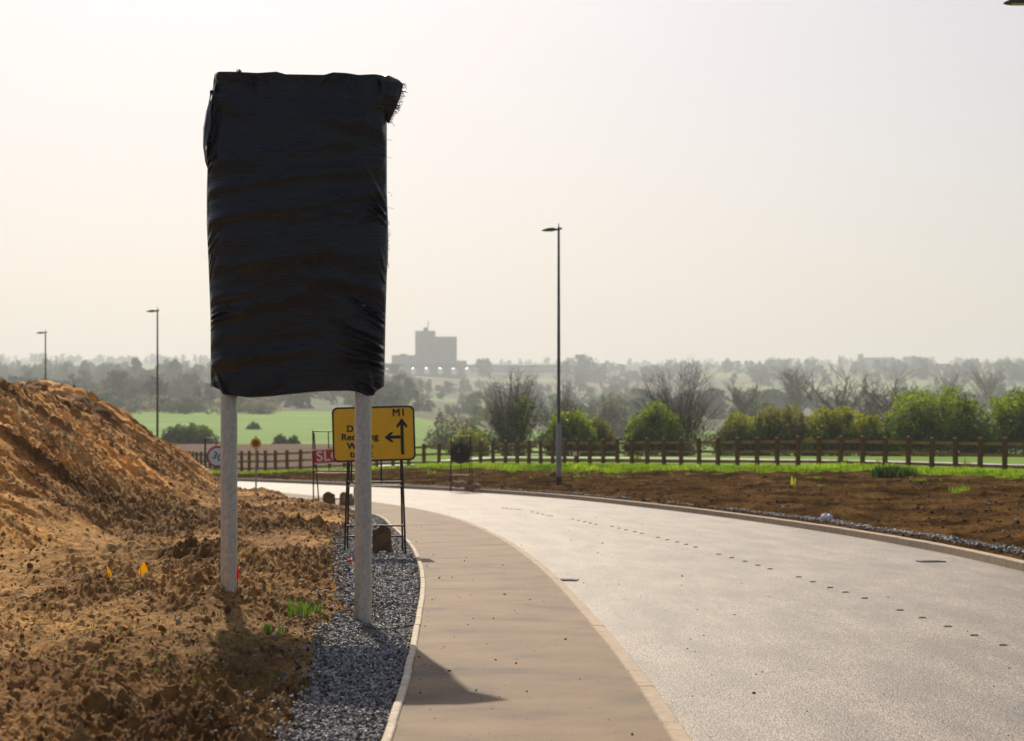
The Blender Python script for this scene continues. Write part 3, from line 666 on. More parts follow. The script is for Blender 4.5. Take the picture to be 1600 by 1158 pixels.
creases += [(328, 300, 600, 260, 7, .010), (324, 260, 560, 225, 9, .008), (604, 322, 480, 345, 5, .014), (332, 420, 600, 392, 9, .008), (330, 470, 430, 455, 8, .012), (328, 500, 470, 462, 9, .016), (602, 300, 430, 335, 10, .014), (602, 205, 480, 180, 10, .012), (326, 350, 450, 318, 9, .013), (602, 455, 470, 430, 9, .013), (330, 565, 500, 545, 9, .014), (335, 150, 440, 215, 10, .012), (598, 150, 540, 235, 8, .012), (590, 612, 560, 590, 3, .02), (352, 615, 340, 585, 3, .018), (395, 619, 460, 590, 4, .012), (586, 618, 575, 575, 3, .016), (560, 612, 545, 590, 3, .012)]
NU, NVv = 300, 520
uu = np.linspace(0, 1, NU); ue = .5 - .5 * np.cos(np.pi * uu); ue = .35 * uu + .65 * ue
vv = np.linspace(0, 1, NVv)
U, Vv = np.meshgrid(ue, vv); px0 = 328 + 275 * U
top = np.interp(px0, *zip(*Tc)); bot = np.interp(px0, *zip(*Bc)); PY = top + (bot - top) * Vv
PX = np.interp(PY, *zip(*Lc)) * (1 - U) + np.interp(PY, *zip(*Rc)) * U
T = .20 * np.sqrt(np.clip(1 - np.abs(2 * U - 1) ** 2.4, 0, 1)) * (.30 + .95 * np.sin(np.pi * Vv ** .85)) * (1 - .45 * Vv ** 14) + .05 * np.sqrt(np.clip(1 - np.abs(2 * U - 1) ** 10, 0, 1))
T += .05 * (np.exp(-((PX - 356) / 18) ** 2) + np.exp(-((PX - 568) / 18) ** 2)) * np.clip((Vv - .8) * 5, 0, 1) * np.clip((1 - np.abs(2 * U - 1)) * 8, 0, 1)
T *= 1 + .16 * fbm(PX / 120, PY / 90, 2)
T = np.maximum(T, .185 * np.sqrt(np.clip(1 - np.abs(2 * U - 1) ** 8, 0, 1)))
W_MIN = -.05
env = np.clip((1 - np.abs(2 * U - 1)) * 25, 0, 1) * np.clip(Vv * 40, 0, 1)
W_ = .004 * fbm(PX / 60 + 3, (PY + PX * .14) / 11, 4) + .035 * fbm(PX / 110 + 2, (PY + PX * .22) / 75, 2) + .008 * fbm(PX / 45, PY / 40, 3) + .004 * fbm(PX / 14, PY / 9, 3)
lowm = np.clip((PY - 400) / 200, 0, 1); W_ += lowm * .006 * fbm(PX / 30, (PY - .4 * PX) / 9, 3, ridged=True)
for x0, y0, x1, y1, cw, amp in creases:
    dd, tq = seg_dist(PX, PY + 1.5 * np.sin(PX / 9), (x0, y0), (x1, y1)); W_ += 2.3 * amp * (1 - .75 * tq) * (np.exp(-(dd / cw) ** 2) - .45 * np.exp(-(((dd - 2 * cw)) / cw) ** 2))
W_ = np.maximum(W_, W_MIN)
front = np.stack([wx(PX) - ox, 19.25 - oy - T - W_ * env, wz(PY)], -1)
back = np.stack([wx(PX) - ox, 19.25 - oy + T * .8 + .03 * fbm(PX / 40, PY / 25, 3) * env, wz(PY)], -1)
V = np.concatenate([front.reshape(-1, 3), back.reshape(-1, 3)]); gf = grid_faces(NVv, NU); nb_ = NVv * NU
rim = []
idx = np.arange(nb_).reshape(NVv, NU)
for e_ in (idx[0], idx[:, -1], idx[-1][::-1], idx[::-1, 0]): rim.append(np.stack([e_[:-1], e_[1:], e_[1:] + nb_, e_[:-1] + nb_], -1))
wrap = npmesh("plastic_wrap", V, np.concatenate([gf, gf[:, ::-1] + nb_] + [r_[:, ::-1] for r_ in rim]), M_wrap, ws)
# loose corner on the right, frayed along its hanging edge
def sheet(name, rows, thick, parent, m=M_wrap, sub=14):
    """rows of (px,py,depth) control points lofted to a small thick sheet"""
    rows = [np.array(r_, float) for r_ in rows]; n_ = 24; t_ = np.linspace(0, 1, n_)
    rr = np.array([[np.interp(t_, np.linspace(0, 1, len(r_)), r_[:, c]) for c in range(3)] for r_ in rows]).transpose(0, 2, 1)
    s_ = np.linspace(0, len(rows) - 1, sub); i0 = np.clip(s_.astype(int), 0, len(rows) - 2); f_ = (s_ - i0)[:, None, None]; f_ = f_ * f_ * (3 - 2 * f_)
    G = rr[i0] * (1 - f_) + rr[i0 + 1] * f_
    G[..., 2] += .012 * fbm(G[..., 0] / 6, G[..., 1] / 6, 3)
    V_ = np.stack([wx(G[..., 0]) - ox, 19.25 - oy + G[..., 2], wz(G[..., 1])], -1).reshape(-1, 3)
    o = npmesh(name, V_, grid_faces(sub, n_), m, parent); md = o.modifiers.new("t", 'SOLIDIFY'); md.thickness = thick; return o
lc_ = sheet("loose_corner", [[(590, 121, -.10), (606, 118, -.06), (622, 124, -.02), (628, 129, 0)], [(596, 130, -.16), (608, 128, -.12), (620, 130, -.06), (629, 134, -.0)], [(600, 150, -.14), (608, 150, -.14), (618, 152, -.10), (625, 150, -.02)], [(603, 175, -.06), (607, 178, -.07), (611, 178, -.06), (616, 172, -.02)], [(604, 188, -.02), (606, 192, -.03), (607, 192, -.03), (608, 190, -.02)]], .004, ws)
b = MB(); fr_ = random.Random(9)
for k in range(70):
    t_ = fr_.random(); ex = np.interp(t_, [0, .25, .6, 1], [628, 628, 620, 607]); ey = np.interp(t_, [0, .25, .6, 1], [128, 148, 168, 190])
    L_ = fr_.uniform(4, 11); dx = fr_.uniform(.2, 1.0) * L_; dy = fr_.uniform(-.2, .9) * L_; dp = fr_.uniform(-.03, .03)
    b.tube([(wx(ex - 2) - ox, 19.22 - oy, wz(ey)), (wx(ex + dx * .6) - ox, 19.22 - oy + dp, wz(ey + dy * .4)), (wx(ex + dx) - ox, 19.22 - oy + dp * 2, wz(ey + dy))], [.003, .0028, .002], 4)
b.build("frayed_threads", M_wrap, lc_)
b = MB()
for ey, L_, dy, cnt in ((218, 11, 2, 1), (248, 12, 2, 1), (298, 12, 10, 1), (322, 14, 2, 1), (346, 7, 2, 5), (362, 8, 3, 6), (371, 6, 4, 5), (385, 7, 3, 5), (404, 5, 14, 2)):
    for c in range(cnt):
        y_ = ey + fr_.uniform(-4, 4); b.tube([(wx(603) - ox, 19.2 - oy, wz(y_)), (wx(603 + L_ * .6) - ox, 19.2 - oy, wz(y_ + dy * .2)), (wx(603 + L_ * fr_.uniform(.7, 1)) - ox, 19.2 - oy, wz(y_ + dy))], [.0022, .002, .0015], 4)
for c in range(90):   # pale frayed top seam
    x_ = fr_.uniform(416, 506) ; b.tube([(wx(x_) - ox, 19.25 - oy, wz(122)), (wx(x_ + fr_.uniform(-2, 2)) - ox, 19.25 - oy, wz(119 - fr_.uniform(0, 2.5)))], [.002, .0015], 4)
b.build("stray_threads", mat("pale_thread", (.30, .22, .08), .6), wrap)
b = MB()
for c in range(14):
    a_ = fr_.uniform(-1, 1); b.tube([(wx(372) - ox, 19.25 - oy, wz(118)), (wx(372 + a_ * 5) - ox, 19.25 - oy + fr_.uniform(-.03, .03), wz(107 + abs(a_) * 4 - fr_.uniform(0, 2)))], [.008, .003], 5)
b.build("cable_tie_knot", M_wrap, wrap)
# slack loop of sheeting on the left edge
sheet("slack_fold", [[(333, 140, -.04), (331, 142, -.10), (330, 145, -.12)], [(322, 172, -.02), (326, 174, -.12), (333, 176, -.17)], [(316.5, 200, 0), (322, 202, -.13), (333, 205, -.18)], [(316.5, 228, 0), (319, 230, -.10), (324, 232, -.15)], [(320, 252, 0), (322, 254, -.08), (325, 256, -.11)], [(327, 271, -.03), (328, 271, -.06), (329, 272, -.07)]], .004, wrap)

# ------------------------------------------------------------------ text
def text(body, x, z, y, size, m, parent, name="lettering", bold=.0, align='CENTER', rot=0):
    cu = bpy.data.curves.new(name, 'FONT'); cu.body = body; cu.size = size; cu.align_x = align; cu.align_y = 'CENTER'; cu.extrude = .0015; cu.space_character = 1.06
    cu.materials.append(m); o = bpy.data.objects.new(name, cu); COL.objects.link(o); o.parent = parent; o.location = (x, y, z); o.rotation_euler = (R(90), rot, 0)
    bpy.context.view_layer.update(); me = bpy.data.meshes.new_from_object(o.evaluated_get(bpy.context.evaluated_depsgraph_get())); c = bpy.data.objects.new(name, me); COL.objects.link(c); c.parent = parent; c.location = o.location; c.rotation_euler = o.rotation_euler
    bpy.data.objects.remove(o); c.name = name
    if bold:                                     # heavier strokes: the same outline laid again a few millimetres aside
        n = len(me.vertices); co = np.zeros(n * 3, np.float32); me.vertices.foreach_get("co", co); co = co.reshape(-1, 3)
        pf = [tuple(p.vertices) for p in me.polygons]; V_ = []; F__ = []
        for k, (dx, dy) in enumerate(((0, 0), (bold, 0), (0, bold * .7), (bold, bold * .7))):
            V_ += [tuple(v + np.array((dx - bold / 2, dy - bold / 2, .0004 * k))) for v in co]; F__ += [tuple(i + n * k for i in f) for f in pf]
        m2 = bpy.data.meshes.new(name); m2.from_pydata(V_, [], F__); m2.materials.append(m); c.data = m2
    return c
def round_rect(w_, h_, r_, n=6):
    pts = []
    for cx, cz, a0 in ((w_ / 2 - r_, -h_ / 2 + r_, -90), (w_ / 2 - r_, h_ / 2 - r_, 0), (-w_ / 2 + r_, h_ / 2 - r_, 90), (-w_ / 2 + r_, -h_ / 2 + r_, 180)):
        for k in range(n + 1): a = R(a0 + 90 * k / n); pts.append((cx + r_ * math.cos(a), cz + r_ * math.sin(a)))
    return pts
def ring_frame(outer, inner, y0, y1):
    """band between two outlines with equal point count"""
    n = len(outer); b = MB(); vs = [(x, y0, z) for x, z in outer] + [(x, y0, z) for x, z in inner] + [(x, y1, z) for x, z in outer] + [(x, y1, z) for x, z in inner]; fs = []
    for i in range(n):
        j = (i + 1) % n
        fs += [(i, j, n + j, n + i), (2 * n + j, 2 * n + i, 3 * n + i, 3 * n + j), (j, i, 2 * n + i, 2 * n + j), (n + i, n + j, 3 * n + j, 3 * n + i)]
    return b.add(vs, fs)
M_blackp = mat("black_paint", (.008, .008, .008), .5)
M_sigyel = mat("sign_yellow", (.92, .53, .002), .45, scale=3, var=.08)
M_red = mat("sign_red", (.42, .008, .03), .4, scale=4, var=.1)
M_white = mat("sign_white", (.72, .74, .78), .4, scale=4, var=.06)
M_bar = mat("pale_bar", (.7, .6, .42), .5)
def a_frame(t, w_, h_, splay, bars, tw=None, r_=.014, m=M_black, low=.35, nleg=2):
    """A-frame stand: two front legs, two rear legs, cross bars; front faces -Y"""
    tw = tw or w_
    for s in (-1, 1):
        MB().tube([(s * w_ / 2, -splay / 2, -.05), (s * tw / 2, 0, h_)], r_, 8).build("leg", m, t, smooth=True)
        MB().tube([(s * w_ / 2 * .92, splay / 2, -.05), (s * tw / 2 * .96, .02, h_ - .05)], r_, 8).build("leg", m, t, smooth=True)
    for z_, side, mt in bars:
        f = z_ / h_; wx_ = (w_ * (1 - f) + tw * f) / 2; yy = side * splay / 2 * (1 - f)
        MB().tube([(-wx_, yy, z_), (wx_, yy, z_)], r_ * .9, 8).build("crossbar", mt, t, smooth=True)

# yellow diversion sign
Zy = 31.0; pm_ = Zy / FPX
yt = empty("direction_sign", (X_(586, Zy), Zy, .06), rz=R(4), label="yellow temporary direction sign reading M1 and Recycling on a black frame", cat="road sign")
a_frame(yt, .98, 1.72, .62, [(1.17, -1, M_black), (.47, -1, M_black), (1.10, 1, M_bar), (.28, 1, M_black)], tw=.86, r_=.016)
for s in (-.38, .1): MB().tube([(s, .0, 1.17), (s, .02, 2.3)], .014, 8).build("upright", M_black, yt, smooth=True)
pw, ph = 1.33, .885
pn = MB().prism(round_rect(pw, ph, .09), -.012, .012).build("panel", M_sigyel, yt); pn.location = (-.02, -.05, 1.50 + ph / 2); pn.rotation_euler = (R(-4), R(-1.5), 0)
pn.rotation_euler[1] = R(-1.6)
ring_frame(round_rect(pw, ph, .09), round_rect(pw - .055, ph - .055, .07), -.016, -.0125).build("border", M_blackp, pn)
MB().prism(round_rect(pw - .02, ph - .02, .08), .0125, .018).build("backing", mat("sign_back", (.2, .2, .2), .5, metal=.6), pn)
TS = .148
def tx(px): return (px - 582) * pm_
def tz(py): return (683.5 - py) * pm_
text("M1", tx(622), tz(651.5), -.014, .165, M_blackp, pn, bold=.010)
text("D & R", tx(559), tz(675), -.014, TS, M_blackp, pn, bold=.010)
text("Recycling", tx(560), tz(688), -.014, TS, M_blackp, pn, bold=.010)
text("Waste", tx(560), tz(702), -.014, TS, M_blackp, pn, bold=.010)
text("traffic", tx(562), tz(714.5), -.014, TS, M_blackp, pn, bold=.010)
def arrow(pts): return [(tx(x), tz(y)) for x, y in pts]
MB().prism(arrow([(623.5, 717), (623.5, 671), (618, 676), (617.5, 671.5), (626, 660), (634.5, 671.5), (634, 676), (628.5, 671), (628.5, 717)][::-1]), -.0155, -.0128).build("arrow", M_blackp, pn)
MB().prism(arrow([(623.3, 687), (608, 687), (613, 682), (608.5, 681.5), (598.5, 689.5), (608.5, 697.5), (613, 697), (608, 692), (623.3, 692)]), -.0155, -.0128).build("arrow", M_blackp, pn)

# sandbags
def sandbag(px, Z, zc, w_, h_, dth, label, seed, lean=0, drape=True, m=None):
    n1, n2 = 40, 28; a = np.linspace(0, 2 * np.pi, n1, endpoint=False); v = np.sin(np.linspace(-1, 1, n2) * np.pi / 2)
    Aa, Vq = np.meshgrid(a, v); e = .55
    cw = np.sign(np.cos(Aa)) * np.abs(np.cos(Aa)) ** e; cd = np.sign(np.sin(Aa)) * np.abs(np.sin(Aa)) ** e
    prof = (1 - np.abs(Vq) ** (14 if drape else 5)) ** (.25 if drape else .4); belly = 1 + .04 * -Vq if drape else np.ones_like(Vq)
    X = cw * w_ / 2 * prof * belly; Y = cd * dth / 2 * prof * (1 + (.35 * -Vq if drape else 0)); Zc = Vq * h_ / 2
    ns = fbm(Aa * 2 + seed * 7, Vq * 3, 3) * .05 + .03 * fbm(Aa * 5 + seed, Vq * 1.2, 2, ridged=True)
    X *= 1 + ns * 2; Y *= 1 + ns * 3
    V_ = np.stack([X, Y, Zc + .03 * np.sin(X * 20 + seed)], -1).reshape(-1, 3)
    fc = []
    for i in range(n2 - 1):
        for j in range(n1): fc.append((i * n1 + j, i * n1 + (j + 1) % n1, (i + 1) * n1 + (j + 1) % n1, (i + 1) * n1 + j))
    o = npmesh("sandbag", V_, [np.array(fc)], m or M_sack); o.location = (X_(px, Z), Z, zc); o.rotation_euler = (0, lean, 0); tag(o, label=label, cat="sandbag", group="sandbags weighing down the sign stands")
    if drape: return o
    b_ = MB(); b_.tube([(-w_ * .2, 0, h_ * .47), (0, -.01, h_ * .55), (w_ * .22, .01, h_ * .5)], [.012, .02, .012], 8); b_.build("tied_neck", m or M_sack, o, smooth=True)
    return o
M_sack = mat("sack", (.16, .085, .035), .8, scale=6, var=.45, bump=.01, bscale=25)
M_sack2 = mat("sack_pale", (.36, .22, .12), .8, scale=6, var=.4, bump=.01, bscale=25)
sandbag(597, 31.0, .30, .30, .40, .16, "brown sandbag slung over the lower bar of the yellow direction sign stand", 1)
sandbag(514, 53.2, .22, .34, .46, .22, "darker sandbag hanging on the left of the red SLOW sign stand", 2)
sandbag(541, 53.4, .26, .36, .36, .22, "sandbag hanging on the right of the red SLOW sign stand", 3, m=M_sack2)

# red SLOW sign
Zs = 53.8; st = empty("slow_sign", (X_(524, Zs), Zs, .05), rz=R(-5), label="red sign reading SLOW on a black stand behind the yellow sign", cat="road sign")
a_frame(st, 1.12, 2.12, .6, [(2.1, -1, M_black), (1.0, -1, M_black), (.93, 1, M_bar), (.22, -1, M_black)], tw=1.28, r_=.02)
MB().tube([(-.18, 0, 1.0), (-.2, 0, 2.1)], .015, 8).build("upright", M_black, st, smooth=True)
pn = MB().prism(round_rect(1.5, .42, .05), -.012, .012).build("panel", M_red, st); pn.location = (.08, -.08, 1.42); pn.rotation_euler = (0, R(-3), 0)
ring_frame(round_rect(1.5, .42, .05), round_rect(1.44, .36, .03), -.018, -.0125).build("border", M_white, pn)
text("SLOW", -.02, 0, -.015, .40, M_white, pn, bold=.012)

# round speed limit sign
def disc(r_, n=40): return [(r_ * math.cos(2 * math.pi * k / n), r_ * math.sin(2 * math.pi * k / n)) for k in range(n)]
Z3 = 88.0; t3 = empty("speed_limit_sign", (X_(341, Z3), Z3, -.05), rz=R(6), label="round red ringed speed limit sign leaning on a stand behind left post", cat="road sign")
a_frame(t3, 1.25, 2.08, .7, [(2.05, -1, M_black), (.62, -1, M_bar)], tw=1.2, r_=.024)
MB().tube([(-.1, 0, .62), (-.1, 0, 2.05)], .02, 8).build("upright", M_black, t3, smooth=True)
pn = MB().prism(disc(.50), -.012, .012).build("panel", M_white, t3); pn.location = (-.03, -.08, 1.20); pn.rotation_euler = (0, R(20), 0)
ring_frame(disc(.50), disc(.405), -.018, -.0125).build("ring", M_red, pn)
text("30", 0, 0, -.015, .46, M_blackp, pn, bold=.012)

# turned-away round sign on far verge
Z4 = 70.3; t4 = empty("turned_sign", (X_(720, Z4), Z4, .08), rz=R(8), label="round dark sign seen from behind on a tall stand on the far verge", cat="road sign")
a_frame(t4, .78, 2.0, .8, [(1.98, 1, M_bar), (1.15, -1, M_black), (.55, 1, M_bar)], tw=.72, r_=.017)
MB().tube([(0, -.03, .6), (0, -.03, 1.98)], .017, 8).build("upright", M_black, t4, smooth=True)
M_dark = mat("sign_reverse", (.035, .038, .04), .5, metal=.2)
pn = MB().prism(disc(.37), -.012, .012).build("panel", M_dark, t4); pn.location = (-.02, .02, 1.33)
MB().prism([(-.12, .05), (.0, .05), (-.03, .24)], -.02, -.0125).build("sticker", mat("sticker", (.45, .12, .14), .5), pn)
MB().box((0, -.03, 0), (.66, .03, .03)).box((0, -.03, .14), (.64, .03, .025)).build("channel", M_black, pn)
sandbag(716, 70.0, .30, .60, .22, .26, "pale sandbag lying under the turned away round sign, the left one", 5, drape=False, m=M_sack2)
sandbag(739, 69.4, .20, .60, .22, .26, "pale sandbag lying under the turned away round sign, the right one", 6, lean=R(-12), drape=False, m=M_sack2)

# yellow reflector post
Z5 = 68.5; t5 = empty("marker_post", (X_(400, Z5), Z5, .05), label="slim post topped by a small round yellow marker beyond the dirt", cat="marker post")
MB().tube([(0, 0, -.3), (0, 0, 1.75)], .03, 12).build("post", M_lampbase, t5, smooth=True)
pn = MB().prism(disc(.20, 10), -.02, .02).build("panel", mat("marker_yellow", (.80, .42, .01), .35), t5); pn.location = (0, -.03, 1.78 - .04)
MB().prism(disc(.12, 12), -.03, -.021).build("lamp_face", mat("marker_dark", (.10, .05, .01), .4), pn)
b = MB(); b.tube([(0, 0, .2), (0, 0, .27)], [.05, .03], 10); b.build("top_lamp", M_bar, pn, smooth=True)

# low red and white board at the fence
Z6 = 96; t6 = empty("warning_board", (X_(898, Z6), Z6, .45), label="tiny red and white board on a short stake before the fence", cat="sign")
MB().tube([(0, 0, -.1), (0, 0, .75)], .03, 8).build("stake", M_wood, t6)
pn = MB().box((0, -.05, .78), (.52, .02, .2)).build("board", M_white, t6)
MB().box((-.16, -.064, .78), (.12, .006, .2)).box((.16, -.064, .78), (.12, .006, .2)).build("stripes", M_red, pn)

# ------------------------------------------------------------------ road studs: short green strips in groups of five
M_stud = mat("stud_green", (.60, .66, .20), .5); M_studw = mat("stud_base", (.26, .24, .18), .7)
SP = [(756, 790), (818, 797), (830, 799), (843, 802.5), (852, 804.5), (862, 806), (895, 811), (908, 814), (931, 819), (956, 822.5), (978, 827.5), (1003, 833), (1028, 839.5), (1058, 846.5), (1087, 854.5), (1123, 865.6), (1164, 876.5), (1203, 888.5), (1248, 901), (1297, 917.5), (1351, 934), (1406, 952.6), (1481, 978), (1567, 1007), (1660, 1040)]
spx = np.array([p[0] for p in SP]); spy = np.array([p[1] for p in SP])
groups = [(1406, 1440.6, 1481, 1522, 1567), (1248, 1270, 1297, 1320.6, 1351), (1123, 1143, 1164, 1184, 1203), (1028, 1043, 1058, 1072, 1087), (956, 967, 978, 992, 1003), (895, 904, 913, 922, 931), (832, 840, 848, 856, 862), (786, 792, 799, 806, 812)]
names = ["in the group closest to the camera", "in the second group from the camera", "in the third group from the camera", "in the fourth group from the camera", "in the fifth group from the camera", "in the sixth group from the camera", "in the seventh group from the camera", "in the farthest group"]
M_stud_obj = None
for gi, g in enumerate(groups):
    for px in g:
        Z = Zg(float(np.interp(px, spx, spy)), .01); x = X_(px, Z)
        if M_stud_obj is None:
            s0 = MB(); pts = [(-.06, 0), (.06, 0), (.055, .012), (-.055, .012)]; s0.prism([(-.043, 0), (.043, 0), (.038, .004), (-.038, .004)], -.03, .03); M_stud_obj = s0.build("road_marker", M_studw)
            MB().box((0, 0, .0085), (.075, .012, .010)).build("reflector", M_stud, M_stud_obj, bevel=.004); o = M_stud_obj
        else: o = copy_tree(M_stud_obj)
        o.location = (x, Z, .003); o.rotation_euler = (0, 0, R(rnd.uniform(-6, 6)))
        tag(o, label="small green temporary road marker %s" % names[gi], cat="road marker", group="road markers, " + names[gi])

# gullies
M_iron = mat("cast_iron", (.03, .028, .026), .5, metal=.4)
def gully(px, py, w_, l_, rz, label):
    Z = Zg(py); t = empty("drain_cover", (X_(px, Z), Z, .004), rz, label=label, cat="drain cover")
    ring_frame([(a, b_) for a, b_ in round_rect(w_, l_, .01, 1)], [(a, b_) for a, b_ in round_rect(w_ - .06, l_ - .06, .01, 1)], -.006, .004)
    b = MB(); b.box((0, -l_ / 2, .004), (w_, .05, .016)); b.box((0, l_ / 2, .004), (w_, .05, .016)); b.box((-w_ / 2 + .02, 0, .004), (.04, l_ - .06, .016)); b.box((w_ / 2 - .02, 0, .004), (.04, l_ - .06, .016)); b.build("frame", M_iron, t)
    b = MB()
    for k in range(6): b.box((-w_ / 2 + .06 + k * (w_ - .12) / 5, 0, .002), (.022, l_ - .06, .010))
    b.build("grate", M_iron, t)
gully(882, 907, .36, .22, R(-8), "iron drain cover in the road against the footway kerb")
gully(1455, 878, .40, .20, R(10), "iron drain cover in the road near the far kerb")

# ------------------------------------------------------------------ flags, litter
def find_Z(px, py, z_lo=12., z_hi=45.):
    """nearest spot on the dirt that is seen at this place"""
    for Z in np.arange(z_lo, z_hi, .1):
        if 688 + (EYE - soil_z(X_(px, Z), Z)) * FPX / Z <= py: return float(Z)
    return z_hi
def flag(px, py_base, Zf, outline, m, label, wire=.25):
    Zf = find_Z(px, py_base + 9); x = X_(px, Zf); z0 = soil_z(x, Zf); t = empty("survey_flag", (x, Zf, z0), label=label, cat="flag")
    s = Zf / FPX; zb = .085
    MB().tube([(0, 0, -.05), (0.0, 0, max(zb, .02)), (.0, 0, max(zb, .02) + .06)], .003, 6).build("wire", M_lamp, t)
    pts = [(a * s, zb - b_ * s) for a, b_ in outline]; b = MB(); b.prism(pts, -.002, .002); b.build("pennant", m, t)
def thinfilm(name, c):
    m, t, b = newmat(name); b.inputs["Base Color"].default_value = (*c, 1); tr = t.nodes.new("ShaderNodeBsdfTranslucent"); tr.inputs[0].default_value = (*c, 1); mx = t.nodes.new("ShaderNodeMixShader"); mx.inputs[0].default_value = .6
    t.links.new(b.outputs[0], mx.inputs[1]); t.links.new(tr.outputs[0], mx.inputs[2]); t.links.new(mx.outputs[0], t.nodes["Material Output"].inputs[0]); return m
M_fly = thinfilm("flag_yellow", (.95, .62, .01)); M_flr = thinfilm("flag_red", (.85, .03, .06)); M_org = mat("orange_plastic", (.9, .10, .02), .4)
flag(171, 917, 25.0, [(0, 1), (-1, -5), (-5, -22), (-1, -18), (4, -8)][::-1], M_fly, "narrow yellow survey flag, the one turned edge on in the dirt")
flag(220, 910, 25.0, [(0, 1), (-5, -4), (5, -22), (12, -6), (1, -1)][::-1], M_fly, "wide yellow survey flag on the low dirt ridge")
flag(371, 912, 24.0, [(0, 1), (-4, -10), (-2, -22), (1, -21), (3, -2)][::-1], M_flr, "red survey flag half hidden behind the left sign post")
b = MB(); vs = []; n_ = 10
for lv, (rr_, hh_) in enumerate(((.06, 0), (.055, .03), (.03, .05))):
    for k in range(n_): vs.append((rr_ * math.cos(6.283 * k / n_), rr_ * .8 * math.sin(6.283 * k / n_), hh_ * (1 + .3 * math.sin(k * 2.1))))
fs = [(l * n_ + k, l * n_ + (k + 1) % n_, (l + 1) * n_ + (k + 1) % n_, (l + 1) * n_ + k) for l in range(2) for k in range(n_)] + [tuple(2 * n_ + k for k in range(n_))]
Zo = find_Z(547, 880); o = b.add(vs, fs).build("orange_plastic_scrap", M_org, smooth=True); o.location = (X_(547, Zo), Zo, soil_z(X_(547, Zo), Zo)); tag(o, label="small orange plastic scrap lying on the gravel beside the right post", cat="litter")
# crumpled white bag on the verge
n1, n2 = 26, 16; Aa, Vq = np.meshgrid(np.linspace(0, 2 * np.pi, n1, endpoint=False), np.linspace(.02, np.pi - .02, n2)); rr_ = .09 * (1 + .45 * fbm(Aa * 1.8 + 2, Vq * 2.2, 3, ridged=True))
V_ = np.stack([1.25 * rr_ * np.sin(Vq) * np.cos(Aa), rr_ * np.sin(Vq) * np.sin(Aa), .8 * rr_ * np.cos(Vq)], -1).reshape(-1, 3)
fc = np.array([(i * n1 + j, i * n1 + (j + 1) % n1, (i + 1) * n1 + (j + 1) % n1, (i + 1) * n1 + j) for i in range(n2 - 1) for j in range(n1)])[:, ::-1]
o = npmesh("plastic_bag", V_, fc, mat("bag_white", (.75, .80, .88), .3), smooth=False); o.location = (X_(1291, 41.3), 41.3, .24); tag(o, label="crumpled white plastic bag lying on the drain strip of the verge", cat="litter")
# weeds by the left post shadow
Zw = Zg(965, .25)
for (px, py, n_, h_, lab) in ((472, 962, 9, .14, "bright green weed tuft in the dirt between the two sign posts"), (497, 958, 3, .08, "smaller weed sprout beside the bright weed tuft"), (422, 992, 6, .07, "low dull weed patch in the shaded dirt near the left post")):
    Z = find_Z(px, py); x = X_(px, Z); P = np.array([(x + rnd.gauss(0, .05), Z + rnd.gauss(0, .08), soil_z(x, Z)) for _ in range(n_)])
    grass_mesh("weed", P, np.full(n_, h_), np.full(n_, .006), np.tile((.16, .30, .03), (n_, 1)), 9, int(px), 1.2, label=lab, cat="weed")
sel = np.argwhere((np.hypot(sx + 2.3, (sy - 15.5) * .6) < 1.6) & (ing < .2)); sel = sel[rs.permutation(len(sel))[:160]]
P = np.stack([sx[tuple(sel.T)], sy[tuple(sel.T)], sz[tuple(sel.T)]], -1)
grass_mesh("undergrowth", P, rs.uniform(.03, .08, len(P)), np.full(len(P), .004), np.tile((.12, .16, .03), (len(P), 1)), 4, 12, 1.2, label="sparse small weeds in the dirt shaded by the sign", cat="weeds", kind="stuff")

